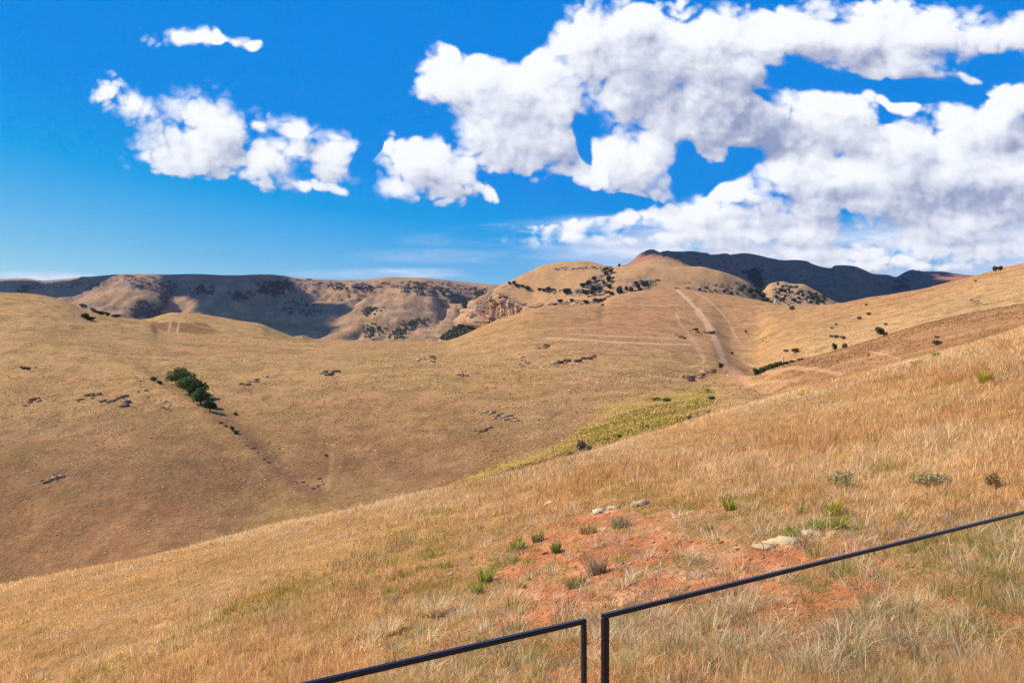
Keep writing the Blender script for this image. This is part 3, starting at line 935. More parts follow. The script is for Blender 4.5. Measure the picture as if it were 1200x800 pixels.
def near_grass():
    """the grass of the near slope"""
    r = np.random.default_rng(5)
    NT = 146000
    px = r.uniform(-190, 1510, NT)
    q = r.random(NT)
    d0, d1, e = 5.6, 92.0, 0.35
    d = (d0 ** -e + q * (d1 ** -e - d0 ** -e)) ** (-1 / e)
    X = (px - CX) / F * d; Y = d
    Zg = zground(X, Y)
    py = CY - F * Zg / d
    ok = (py < 1050) & (py > 250)
    px, d, X, Y, py = px[ok], d[ok], X[ok], Y[ok], py[ok]
    soil = soil_mask(px, py, X, Y)
    n1 = fbm(X / 3.5, Y / 3.5, 4, 200); n2 = fbm(X / 11, Y / 11, 3, 201)
    keep = r.random(len(px)) > soil * 0.86
    # bare ground around the eroded patch too
    around = zone(px, py, [(800, 670, 280, 80, 1.0), (640, 690, 90, 60, 0.8), (700, 750, 260, 40, 0.9), (960, 740, 240, 70, 1.0)])
    keep &= r.random(len(px)) > around * 0.62 * (n1 < 0.06)
    gap = fbm(X / 0.75, Y / 0.75, 3, 207)
    keep &= r.random(len(px)) < np.clip(0.62 + 2.6 * gap + 0.35 * smooth(16, 45, d), 0.05, 1)
    px, d, X, Y, py, soil, n1, n2, around = [a[keep] for a in (px, d, X, Y, py, soil, n1, n2, around)]
    n = len(px)
    zo = zone(px, py, Z_OLIVE); zp = zone(px, py, Z_PALE)
    u = r.random(n)
    n3 = fbm(X / 1.8, Y / 1.8, 3, 205); n4 = fbm(X / 5, Y / 5, 3, 206)
    kind = np.zeros(n, int)                                    # 0 straw, 1 olive, 2 pale, 3 rust, 4 grey
    kind[r.random(n) < 0.08 + 0.5 * smooth(0.02, 0.22, n2 + 0.5 * n3)] = 3
    kind[r.random(n) < np.clip(zp * 0.85 + 0.08 + 0.8 * smooth(0.06, 0.22, n4), 0, 0.95)] = 2
    kind[r.random(n) < np.clip(zo * 1.3 * (0.6 + 2.6 * n1) + 0.04 + 0.55 * smooth(0.10, 0.24, n3), 0, 1)] = 1
    kind[r.random(n) < 0.04 + 0.12 * around + 0.4 * smooth(0.12, 0.25, -n3)] = 4
    far = smooth(14, 50, d)
    low = zone(px, py, [(620, 780, 420, 70, 1.0), (980, 730, 320, 110, 1.0), (760, 660, 240, 90, 1.0)])
    nb = np.clip((r.integers(5, 13, n) * (1.0 - 0.35 * far)), 3, 14).astype(int)
    tall = np.where(kind == 1, 0.18, np.where(kind == 2, 0.28, 0.28)) * (0.65 + 0.7 * r.random(n))
    tall = tall * (1 - 0.35 * np.clip(around + soil, 0, 1)) * (1 - 0.42 * low) * (0.95 + 1.3 * np.clip(n2, -0.4, 0.4)) * (0.9 + 1.0 * np.clip(n1, -0.4, 0.4))
    idx = np.repeat(np.arange(n), nb)
    N = len(idx)
    spread = (0.05 + 0.005 * d[idx]) * (0.5 + r.random(N))
    th = r.uniform(0, 2 * math.pi, N)
    bx = X[idx] + np.cos(th) * spread; by = Y[idx] + np.sin(th) * spread
    h = tall[idx] * (0.35 + 0.95 * r.random(N))
    w = (0.0036 + 0.00048 * d[idx]) * (0.6 + 0.8 * r.random(N))
    lean = np.clip(r.normal(0.42, 0.26, N), 0.02, 0.97)
    lean = np.where(kind[idx] == 2, np.clip(lean + 0.2, 0, 0.97), lean)
    laz = np.where(r.random(N) < 0.8, th + r.normal(0, 0.8, N), r.normal(0.2, 1.2, N))
    face = r.uniform(0, math.pi, N)
    pal = [STRAW, OLIVE, PALE, RUST, GREYG]
    col = np.zeros((N, 3))
    kk = kind[idx]
    for i, p in enumerate(pal):
        s = kk == i
        base = p[r.integers(0, len(p), n)][idx]
        own = p[r.integers(0, len(p), N)]
        col[s] = (0.6 * base + 0.4 * own)[s]
    col *= (0.72 + 0.5 * r.random(n))[idx][:, None] * (0.85 + 0.3 * r.random(N))[:, None] * np.array([1.22, 1.12, 1.0]) * (1 + 0.22 * smooth(40, 58, d[idx]))[:, None]
    me = blades_mesh('dry_grass', bx, by, h, w, lean, laz, face, col, 2)
    o = link(bpy.data.objects.new('dry_grass', me))
    tag(o, 'long dry golden grass covering the near slope around the bare red soil', 'grass', kind='stuff')

    # low litter and short stubble on the bare soil
    m = 90000
    px = r.uniform(380, 1480, m); d = (6.0 ** -0.6 + r.random(m) * (34 ** -0.6 - 6.0 ** -0.6)) ** (-1 / 0.6)
    X = (px - CX) / F * d; Y = d
    py = CY - F * zground(X, Y) / d
    s = (py < 840) & (py > 560)
    px, d, X, Y, py = px[s], d[s], X[s], Y[s], py[s]
    w_ = zone(px, py, [(800, 680, 330, 110, 1.0), (560, 740, 150, 50, 0.8), (1050, 700, 200, 110, 0.8)])
    s = r.random(len(px)) < w_ * (1 - 0.40 * soil_mask(px, py, X, Y))
    d, X, Y = d[s], X[s], Y[s]
    N = len(d)
    cset = np.concatenate([PALE, STRAW, RUST, GREYG])
    me = blades_mesh('grass_litter', X, Y, r.uniform(0.06, 0.20, N), (0.006 + 0.0008 * d) * r.uniform(0.6, 1.4, N), r.uniform(0.75, 0.98, N),
                     r.uniform(0, 6.28, N), r.uniform(0, 3.14, N), cset[r.integers(0, len(cset), N)] * r.uniform(0.7, 1.15, N)[:, None], 1, 0.01)
    o = link(bpy.data.objects.new('grass_litter', me))
    tag(o, 'broken straw and stubble lying on the bare red soil', 'straw', kind='stuff')


def hill_grass():
    """short tussocks on the hills across the valley"""
    r = np.random.default_rng(6)
    N = 190000
    px = r.uniform(-30, 1230, N)
    q = r.random(N)
    d = np.exp(np.log(112) + q ** 0.9 * (np.log(620) - np.log(112)))
    X = (px - CX) / F * d; Y = d
    py = CY - F * zground(X, Y) / d
    n1 = fbm(X / 16, Y / 16, 4, 210); n2 = fbm(X / 50, Y / 50, 3, 211)
    s = r.random(N) < np.clip(0.55 + 2.0 * n1, 0.12, 1)
    for pts_, hw_, c_, k_, d0_, d1_ in TRACKS:
        b_, q_, t_ = seg_dist(px, py, pts_)
        s &= ~((b_ < hw_ * 1.3) & (Y > d0_) & (Y < d1_))
    hol = inpoly(px, py, [(176, 375.5), (240, 378.5), (262, 391), (184, 386)])
    s &= ~hol
    px, d, X, Y, py, n1, n2 = [a[s] for a in (px, d, X, Y, py, n1, n2)]
    N = len(d)
    green = (zone(px, py, [(760, 492, 80, 22, 1.0), (710, 508, 44, 20, 1.0), (820, 470, 30, 18, 0.9), (600, 548, 80, 10, 0.7)]) > 0.30 + 0.55 * r.random(N)) & (d > 105) & (d < 330)
    leftlow = (px < 820)
    pals = np.array([lin(222, 180, 126), lin(196, 150, 96), lin(172, 128, 82), lin(148, 112, 70), lin(244, 214, 166), lin(190, 152, 88), lin(150, 112, 68)])
    pr = np.array([0.26, 0.24, 0.14, 0.06, 0.14, 0.11, 0.05])
    col = pals[r.choice(len(pals), N, p=pr)]
    col = np.where(green[:, None], np.array([lin(196, 176, 80), lin(170, 160, 66), lin(212, 184, 100), lin(146, 144, 58)])[r.integers(0, 4, N)], col)
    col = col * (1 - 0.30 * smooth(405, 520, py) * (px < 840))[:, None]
    col = col * (1 - 0.20 * smooth(880, 930, px) * (d < 262))[:, None]  # spur grass darkened too: painted shade of the near face
    k = (0.30 + 0.35 * r.random(N)) * np.clip(d / 260, 0.6, 1.15) * np.where(d > 300, 0.8, 1.0)
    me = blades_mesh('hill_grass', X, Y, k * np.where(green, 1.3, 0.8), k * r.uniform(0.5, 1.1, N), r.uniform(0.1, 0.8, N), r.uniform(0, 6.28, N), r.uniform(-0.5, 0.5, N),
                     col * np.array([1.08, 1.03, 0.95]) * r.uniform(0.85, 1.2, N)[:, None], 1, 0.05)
    o = link(bpy.data.objects.new('hill_grass', me))
    tag(o, 'short dry tussock grass over the hills and the wet green valley floor', 'grass', kind='stuff')


def pebbles():
    """crumbs and pebbles on the red soil"""
    r = np.random.default_rng(12)
    N = 6000
    px = r.uniform(520, 1230, N); d = (6.8 ** -0.7 + r.random(N) * (30 ** -0.7 - 6.8 ** -0.7)) ** (-1 / 0.7)
    X = (px - CX) / F * d; Y = d
    py = CY - F * zground(X, Y) / d
    s = (py < 840) & (r.random(N) < 0.25 + soil_mask(px, py, X, Y)) & (py > 570)
    X, Y, d = X[s], Y[s], d[s]
    pal = np.array([lin(216, 150, 108), lin(186, 118, 80), lin(226, 186, 146), lin(150, 96, 66)])
    me = octa_mesh('pebbles', X, Y, (0.008 + 0.035 * r.random(len(X)) ** 4) * np.clip(d / 12, 0.8, 1.6), pal, r)
    o = link(bpy.data.objects.new('pebbles', me))
    tag(o, 'crumbs and pebbles on the bare red soil', 'pebbles', kind='stuff')


def octa_mesh(name, X, Y, sz, pal, r, tall=0.7):
    N = len(X)
    Zg = zground(X, Y)
    oct_ = np.array([(1, 0, 0), (0, 1, 0), (-1, 0, 0), (0, -1, 0), (0, 0, tall), (0, 0, -0.6)], float)
    a = r.uniform(0, 6.28, N)
    V = np.zeros((N, 6, 3))
    jit = 0.7 + 0.6 * r.random((N, 6))
    vx = oct_[None, :, 0] * jit * (1.2 + r.random((N, 1))); vy = oct_[None, :, 1] * jit; vz = oct_[None, :, 2] * jit
    V[..., 0] = X[:, None] + (vx * np.cos(a)[:, None] - vy * np.sin(a)[:, None]) * sz[:, None]
    V[..., 1] = Y[:, None] + (vx * np.sin(a)[:, None] + vy * np.cos(a)[:, None]) * sz[:, None]
    V[..., 2] = Zg[:, None] + vz * sz[:, None] + 0.1 * sz[:, None]
    tri = np.array([0, 1, 4, 1, 2, 4, 2, 3, 4, 3, 0, 4, 1, 0, 5, 2, 1, 5, 3, 2, 5, 0, 3, 5])
    lo = (np.arange(N)[:, None] * 6 + tri).ravel()
    col = np.repeat(pal[r.integers(0, len(pal), N)] * 0.8, 6, axis=0)
    return mesh_from(name, V.reshape(-1, 3), lo, np.arange(N * 8) * 3, np.full(N * 8, 3), [M_ROCK], col)


def low_tufts():
    """low ragged clumps between the bare soil and the rail"""
    r = np.random.default_rng(14)
    M_ = 3500
    px = r.uniform(400, 1500, M_); d = (6.8 ** -0.8 + r.random(M_) * (26 ** -0.8 - 6.8 ** -0.8)) ** (-1 / 0.8)
    X = (px - CX) / F * d; Y = d
    py = CY - F * zground(X, Y) / d
    w = zone(px, py, [(780, 680, 300, 90, 0.7), (660, 740, 240, 60, 0.9), (1000, 720, 260, 120, 1.0), (1130, 680, 110, 90, 1.0), (470, 690, 90, 70, 0.6), (1350, 640, 220, 200, 0.9)])
    s = (py < 1000) & (py > 480) & ((py > 585) | (px > 1210)) & (r.random(M_) < w * (1 - 0.45 * soil_mask(px, py, X, Y)))
    px, py, d, X, Y = px[s], py[s], d[s], X[s], Y[s]
    n = len(px)
    zo = zone(px, py, Z_OLIVE); zp = zone(px, py, Z_PALE)
    pals = [np.array([lin(156, 158, 66), lin(178, 172, 84), lin(126, 136, 56)]), np.array([lin(240, 214, 166), lin(226, 196, 144), lin(248, 228, 188)]),
            np.array([lin(186, 148, 98), lin(162, 126, 84), lin(206, 168, 112)]), np.array([lin(178, 164, 124), lin(150, 140, 104), lin(198, 182, 140)])]
    kind = r.choice(4, n, p=[0.20, 0.32, 0.28, 0.20])
    kind = np.where(r.random(n) < zo * 0.8, 0, kind)
    kind = np.where(r.random(n) < zp * 0.6, 1, kind)
    nb = r.integers(18, 46, n)
    size = r.uniform(0.5, 1.3, n) * np.where(kind == 1, 1.25, 0.9)
    i = np.repeat(np.arange(n), nb); N = len(i)
    th = r.uniform(0, 6.28, N); rad = 0.13 * size[i] * np.sqrt(r.random(N))
    bx, by = X[i] + np.cos(th) * rad, Y[i] + np.sin(th) * rad
    h = 0.27 * size[i] * (0.4 + 0.9 * r.random(N))
    lean = np.clip(r.normal(np.where(kind[i] == 1, 0.72, 0.56), 0.24, N), 0.05, 0.98)
    col = np.zeros((N, 3))
    for k in range(4):
        q = kind[i] == k
        col[q] = pals[k][r.integers(0, 3, N)][q]
    col *= (0.8 + 0.4 * r.random(n))[i][:, None] * r.uniform(0.8, 1.3, N)[:, None]
    me = blades_mesh('low_tufts', bx, by, h, (0.0036 + 0.00048 * d[i]) * r.uniform(0.6, 1.4, N), lean, th + r.normal(0, 0.6, N), r.uniform(0, 3.14, N), col, 2)
    o = link(bpy.data.objects.new('low_tufts', me))
    tag(o, 'low ragged tufts of straw and green grass between the red soil and the rail', 'grass', kind='stuff')


near_grass()
hill_grass()
pebbles()
low_tufts()


# ------------------------------------------------------------------ stones
def tuft_field():
    """pale straw tufts over the left hill, built as flattened lumps"""
    r = np.random.default_rng(8)
    N = 24000
    px = r.uniform(0, 860, N); d = np.exp(r.uniform(np.log(150), np.log(470), N))
    X = (px - CX) / F * d; Y = d
    py = CY - F * zground(X, Y) / d
    w = 0.25 + zone(px, py, [(70, 500, 120, 40, 0.9), (620, 490, 60, 20, 1.2), (670, 440, 60, 26, 1.2), (600, 420, 40, 20, 0.5), (310, 560, 60, 30, 0.5), (90, 560, 140, 50, 0.8), (120, 620, 160, 30, 0.5), (720, 455, 60, 30, 0.7), (250, 450, 60, 30, 0.4)])
    s = r.random(N) < w * 0.8
    X, Y, d = X[s], Y[s], d[s]
    N = len(X)
    sz = (0.11 + 0.26 * r.random(N) ** 3) * np.clip(d / 230, 0.7, 1.6)
    pal = np.array([lin(246, 214, 162), lin(230, 192, 138), lin(206, 168, 122), lin(252, 228, 184)]) * 1.2
    me = octa_mesh('straw_tufts', X, Y, sz, pal, r, 0.4)  # stone-like lumps that stand in for tufts of pale straw
    o = link(bpy.data.objects.new('straw_tufts', me))
    tag(o, 'pale straw tufts dotted over the grassy left hill', 'stones', kind='stuff')


tuft_field()


def boulder(verts, faces, cols, c, size, r, tone, tilt=0.0, yaw=0.0, seed=0):
    """an angular slab: a cut and jittered block"""
    n0 = len(verts)
    sx, sy, sz = size
    nx, ny, nz = 4, 3, 3
    bm = bmesh.new()
    bmesh.ops.create_cube(bm, size=2.0)
    bmesh.ops.subdivide_edges(bm, edges=bm.edges[:], cuts=1, use_grid_fill=True)
    for v in bm.verts:
        p = v.co
        p = p * 0.80 + p.normalized() * 0.20
        k = 1 + 0.30 * (r.random() - 0.5)
        x, y, z = p.x * sx * k, p.y * sy * (1 + 0.45 * (r.random() - 0.5)), p.z * sz * (1 + 0.45 * (r.random() - 0.5))
        # tilt about the long axis, then turn
        y, z = y * math.cos(tilt) - z * math.sin(tilt), y * math.sin(tilt) + z * math.cos(tilt)
        x, y = x * math.cos(yaw) - y * math.sin(yaw), x * math.sin(yaw) + y * math.cos(yaw)
        verts.append((c[0] + x, c[1] + y, c[2] + z))
        cols.append(tone)
    bm.verts.index_update()
    for f in bm.faces:
        faces.append([n0 + v.index for v in f.verts])
    bm.free()


def mesh_faces(name, verts, faces, cols, mats, smooth_=False):
    lo = np.concatenate([np.array(f) for f in faces]) if faces else np.zeros(0, int)
    to = np.array([len(f) for f in faces]); st = np.concatenate([[0], np.cumsum(to)[:-1]])
    return mesh_from(name, np.array(verts), lo, st, to, mats, np.array(cols), smooth_)


def outcrop(px, py, wpx, hpx, n, label, seed, tone=(150, 124, 104), dmin=110, tilt=0.25, line=None, group=None, pale=0.3, yaw=0.0):
    """a ledge of several slabs bedded in the slope; px sizes only give its real size"""
    r = random.Random(seed)
    s0 = site(px, py, dmin)
    m = s0[1] / F
    slabs = []
    n = int(n * 1.7)
    for i in range(n):
        verts, faces, cols = [], [], []
        if line:
            t = (i + r.random() * 0.6) / n * (len(line) - 1)
            k = min(int(t), len(line) - 2); f = t - k
            qx = line[k][0] * (1 - f) + line[k + 1][0] * f + r.gauss(0, 1.6); qy = line[k][1] * (1 - f) + line[k + 1][1] * f + r.gauss(0, 1.1)
        else:
            qx = px + r.uniform(-0.5, 0.5) * wpx; qy = py + r.uniform(-0.5, 0.5) * hpx
        s = site(qx, qy, dmin)
        if abs(s[1] - s0[1]) > 0.3 * s0[1]:
            continue
        sc = r.uniform(0.45, 1.25)
        L = min(max(wpx / math.sqrt(n) * 0.30, 0.9), 2.6) * m * sc
        t_ = lin(*tone) if r.random() > pale else lin(214, 186, 150)
        t_ = t_ * np.array([1.1, 1.0, 0.88]) * r.uniform(0.7, 1.1) * 0.85
        zt = 0.85 * L * r.uniform(0.5, 1.0)
        boulder(verts, faces, cols, (s[0] - s0[0], s[1] - s0[1], s[2] - s0[2] + zt * 0.45), (L * r.uniform(1.0, 1.8), L * r.uniform(0.5, 0.9), zt * 0.8), r, t_, -tilt * r.uniform(0.3, 1.5), yaw + r.uniform(-0.35, 0.35))
        slabs.append((verts, faces, cols))
    root = link(bpy.data.objects.new('rock_outcrop', None))
    root.location = s0
    tag(root, label, 'rock outcrop', group)
    for vs, fs, cs in slabs:
        link(bpy.data.objects.new('slab', mesh_faces('slab', vs, fs, cs, [M_ROCK])), root)
    return root


outcrop(140, 468, 40, 8, 11, 'long dark ledge of tilted slabs left of the tree clump, below it on the spur', 1, line=[(116, 471), (132, 470), (150, 466), (148, 474), (140, 477)], tilt=0.5)
outcrop(104, 466, 30, 5, 7, 'thin broken ledge of grey stones just left of the dark tilted slabs', 2, line=[(88, 470), (100, 465), (118, 460), (104, 468)])
outcrop(166, 458, 18, 26, 14, 'jumble of pale and grey boulders on the spur beside the tree clump', 3, line=[(160, 442), (166, 450), (170, 458), (174, 466), (164, 460), (158, 456)], pale=0.5)
outcrop(194, 474, 16, 10, 7, 'small scatter of brown rocks under the tree clump', 4, line=[(188, 468), (193, 470), (198, 477), (192, 480)])
outcrop(36, 432, 18, 3, 4, 'dark overhanging slab at the far left, high on the hill', 5, line=[(27, 433), (33, 432), (44, 431.5)], pale=0.1, tone=(112, 88, 74))
outcrop(36, 470, 22, 8, 6, 'slanting brown ledge at the far left, on the lower spur', 6, line=[(26, 478), (34, 472), (42, 466), (48, 470)], pale=0.15, tone=(140, 106, 86))
outcrop(290, 449, 26, 6, 8, 'short ledge of dark blocks above and right of the tree clump', 7, line=[(284, 452), (292, 450), (300, 446), (316, 441)])
outcrop(389, 436, 26, 3, 6, 'narrow dark ledge with a lone block right of centre on the left hill', 8, line=[(377, 438), (386, 438), (394, 436), (400, 434)])
outcrop(500, 422, 22, 8, 8, 'compact heap of grey tilted slabs just below the hill crest', 9, line=[(490, 423), (498, 420), (506, 418), (510, 423), (502, 425)], tilt=0.6, pale=0.35)
outcrop(584, 487, 40, 10, 18, 'broad patch of pale and dark flat stones in the middle of the slope', 10, line=[(566, 483), (576, 484), (584, 488), (596, 488), (604, 493), (580, 491)], pale=0.5)
outcrop(566, 505, 16, 3, 4, 'small brown ledge below the broad stone patch', 11, line=[(560, 506), (566, 505), (573, 504)], pale=0.1)
outcrop(640, 408, 20, 4, 6, 'short dark ledge just under the pale path on the slope', 12, line=[(628, 409), (634, 408), (640, 406), (646, 404)])
outcrop(614, 424, 22, 8, 10, 'grey stones and rubble left of the long stepped ledge', 13, line=[(609, 417), (612, 423), (618, 426), (610, 428)], pale=0.5)
outcrop(678, 421, 50, 6, 13, 'long stepped ledge of dark blocks across the middle hill', 14, line=[(651, 428), (660, 424), (672, 423), (682, 422), (690, 420), (700, 417)], tone=(118, 98, 84))
outcrop(541, 439, 22, 3, 4, 'three low dark stones on the bare middle slope', 15, line=[(536, 439), (546, 441)], pale=0.1)
outcrop(360, 566, 20, 10, 8, 'eroded grey stones at the foot of the gully', 16, line=[(346, 564), (358, 570), (370, 574), (378, 566), (372, 560)], pale=0.3, tone=(150, 120, 104))
outcrop(310, 532, 14, 10, 3, 'dark stones along the dry gully below the small bushes', 17, line=[(285, 524), (300, 528), (310, 538), (316, 543)], tone=(130, 108, 92))
outcrop(62, 562, 24, 6, 6, 'low grey stones on the bare lower left slope', 18, line=[(50, 564), (60, 563), (72, 560)], pale=0.3)
outcrop(1146, 356, 20, 5, 9, 'small pale rocky outcrop near the right edge on the hillside', 19, line=[(1138, 354), (1146, 355), (1156, 358)], pale=0.7)
outcrop(827, 391, 22, 3, 8, 'dark stone ledge crossing the pale track', 20, line=[(815, 388), (822, 390), (832, 391), (838, 388)], tone=(118, 88, 70), dmin=300, pale=0.1)
outcrop(800, 395, 12, 3, 4, 'three small dark stones left of the pale track', 21, line=[(793, 394), (798, 395), (804, 396)], tone=(118, 88, 70), dmin=300, pale=0.1)
outcrop(820, 436, 38, 8, 14, 'reddish eroded ledge below the foot of the track', 22, line=[(800, 442), (812, 444), (822, 440), (832, 436), (842, 432)], tone=(150, 112, 92), pale=0.2)
outcrop(824, 484, 22, 8, 9, 'pale rocky bank beside the green valley floor', 23, line=[(808, 490), (816, 486), (824, 481), (832, 483)], pale=0.6)
outcrop(898, 398, 6, 12, 6, 'few brown stones on the fold of the right hill', 24, line=[(895, 396), (898, 402), (896, 409)], pale=0.3)


def slab(px, py, w, d_, h, label, seed, tone):
    r = random.Random(seed)
    s = site(px, py, 6)
    root = link(bpy.data.objects.new('flat_rock', None))
    root.location = s
    tag(root, label, 'rock')
    for i in range(6):
        verts, faces, cols = [], [], []
        a = r.uniform(-0.5, 0.5) * w
        b = r.uniform(-0.5, 0.5) * d_
        x, y = s[0] + a, s[1] + b
        boulder(verts, faces, cols, (a, b, float(zground(x, y)) - s[2] + 0.0), (w * r.uniform(0.14, 0.26), d_ * r.uniform(0.22, 0.4), h * r.uniform(0.5, 1.1)), r, lin(*tone) * r.uniform(0.6, 0.85), r.uniform(-0.22, 0.22), r.uniform(-0.6, 0.6))
        link(bpy.data.objects.new('slab', mesh_faces('slab', verts, faces, cols, [M_ROCK])), root)


slab(922, 631, 0.95, 0.6, 0.06, 'broken pale flat rock in the grass beside green tussocks', 31, (240, 206, 160))
slab(712, 597, 0.7, 0.4, 0.08, 'pale flat rock showing through the grass above the red soil', 32, (226, 204, 160))
slab(748, 593, 0.6, 0.4, 0.12, 'rounded buff rock right of the pale flat rock', 33, (206, 172, 134))
slab(642, 590, 0.3, 0.2, 0.05, 'small bright stone lying alone in the grass left of the flat rock', 34, (246, 214, 170))


# ------------------------------------------------------------------ trees and shrubs
def leaf_cloud(seed, lobes, n, size, tones, gap=0.25, flat=1.0):
    """many small leaf clumps spread through the volume of several lobes"""
    r = np.random.default_rng(seed)
    lobes = np.array(lobes, float)                 # x y z rx ry rz
    vol = (lobes[:, 3] * lobes[:, 4] * lobes[:, 5]) ** (2 / 3)
    li = r.choice(len(lobes), n, p=vol / vol.sum())
    dirs = r.normal(size=(n, 3)); dirs /= np.linalg.norm(dirs, axis=1)[:, None]
    rad = r.random(n) ** 0.28
    # knobbly outline with gaps
    k = 1 + 0.34 * (fbm(dirs[:, 0] * 2.5 + li * 3.1 + 7, dirs[:, 1] * 2.5 + dirs[:, 2] * 2.9, 3, seed) * 2)
    c = lobes[li, :3] + dirs * lobes[li, 3:6] * (rad * k)[:, None]
    hole = fbm(c[:, 0] / (lobes[:, 3].mean() * 0.8) + 3, c[:, 2] / (lobes[:, 5].mean() * 0.8) + c[:, 1] / lobes[:, 4].mean(), 3, seed + 5)
    s = hole > -gap
    c, dirs, li = c[s], dirs[s], li[s]
    n = len(c)
    nrm = dirs + 0.9 * r.normal(size=(n, 3)); nrm /= np.linalg.norm(nrm, axis=1)[:, None]
    t = np.cross(nrm, r.normal(size=(n, 3))); t /= np.linalg.norm(t, axis=1)[:, None]
    b = np.cross(nrm, t)
    sz = size * (0.55 + 0.9 * r.random(n))
    V = np.stack([c - t * sz[:, None], c + b * (0.55 * sz)[:, None] + nrm * (0.2 * sz)[:, None], c + t * sz[:, None], c - b * (0.55 * sz)[:, None] + nrm * (0.15 * sz)[:, None]], 1).reshape(-1, 3)
    lo = np.arange(n * 4); st = np.arange(n) * 4; to = np.full(n, 4)
    tones = np.array([lin(*q) for q in tones])
    per = tones[r.integers(0, len(tones), len(lobes))][li]
    own = tones[r.integers(0, len(tones), n)]
    col = (0.5 * per + 0.5 * own) * (0.7 + 0.6 * r.random(n))[:, None]
    return V, lo, st, to, np.repeat(col, 4, axis=0)


def trunk_mesh(name, segs, tone):
    """tapered limbs as six-sided tubes; segs = [(p0, p1, r0, r1)]"""
    verts, faces, cols = [], [], []
    for p0, p1, r0, r1 in segs:
        p0, p1 = Vector(p0), Vector(p1)
        q = (p1 - p0).to_track_quat('Z', 'Y')
        n0 = len(verts)
        for p, rr in ((p0, r0), (p1, r1)):
            for k in range(6):
                a = k * math.pi / 3
                verts.append(tuple(p + q @ Vector((math.cos(a) * rr, math.sin(a) * rr, 0))))
                cols.append(lin(*tone))
        for k in range(6):
            faces.append([n0 + k, n0 + (k + 1) % 6, n0 + 6 + (k + 1) % 6, n0 + 6 + k])
        faces.append([n0 + 11, n0 + 10, n0 + 9, n0 + 8, n0 + 7, n0 + 6][::-1])
    return mesh_faces(name, verts, faces, cols, [M_BARK])


DARK = [(52, 66, 30), (66, 80, 36), (40, 54, 26), (84, 96, 44)]
DGREEN = [(86, 104, 42), (108, 124, 52), (66, 82, 34)]
OLV = [(104, 100, 52), (86, 86, 44), (124, 114, 62)]
BROWN = [(110, 84, 54), (92, 72, 48), (126, 100, 60)]
GREYB = [(118, 108, 92), (98, 92, 78), (136, 124, 100)]
YEL = [(156, 150, 54), (128, 130, 46), (180, 164, 72)]


def make_tree(px, py_base, w_m, h_m, label, seed, tones, n=2600, dmin=110, leaf=0.28, group=None, name='tree'):
    s = site(px, py_base, dmin)
    r = random.Random(seed)
    root = link(bpy.data.objects.new(name, None))
    root.location = s
    tag(root, label, 'tree', group)
    th = h_m * 0.3
    segs = [((0, 0, -0.3), (0.1, 0, th), 0.05 * h_m, 0.035 * h_m)]
    lobes = []
    for i in range(8):
        a = i / 8 * 6.28 + r.uniform(-0.3, 0.3)
        rr = w_m * 0.5 * r.uniform(0.30, 0.62)
        z = h_m * r.uniform(0.34, 0.74)
        c = (math.cos(a) * rr, math.sin(a) * rr, z)
        k = r.uniform(0.75, 1.15)
        lobes.append((*c, w_m * 0.24 * k, w_m * 0.24 * k, h_m * 0.20 * k))
        segs.append(((0.1, 0, th * r.uniform(0.7, 1.0)), c, 0.025 * h_m, 0.008 * h_m))
    lobes.append((0, 0, h_m * 0.80, w_m * 0.26, w_m * 0.26, h_m * 0.20))
    lobes.append((0, 0, h_m * 0.45, w_m * 0.36, w_m * 0.36, h_m * 0.25))
    segs.append(((0.1, 0, th), (0, 0, h_m * 0.8), 0.03 * h_m, 0.008 * h_m))
    link(bpy.data.objects.new('trunk', trunk_mesh('trunk', segs, (92, 76, 60))), root)
    V, lo, st, to, col = leaf_cloud(seed, lobes, n, leaf, tones, 0.22)
    link(bpy.data.objects.new('crown', mesh_from('crown', V, lo, st, to, [M_LEAF], col)), root)
    return root


make_tree(211, 452, 10.2, 6.8, 'largest round tree, topmost of the dark clump in the gully', 51, DGREEN, 3600)
make_tree(222, 462, 9.0, 6.2, 'dense bushy tree in the middle of the dark clump in the gully', 52, DGREEN, 3000)
make_tree(231, 466, 7.0, 6.2, 'dark shaded tree on the right side of the gully clump', 53, DARK, 2400)  # shade on the clump's right side put into darker leaf tones
make_tree(235, 474, 6.8, 5.4, 'lighter green tree low in the gully clump above the round dark one', 54, DGREEN, 2400)
make_tree(246, 482, 4.4, 4.0, 'small round very dark tree at the lower end of the gully clump', 55, DARK, 1500)


SHRUB_ME = {}


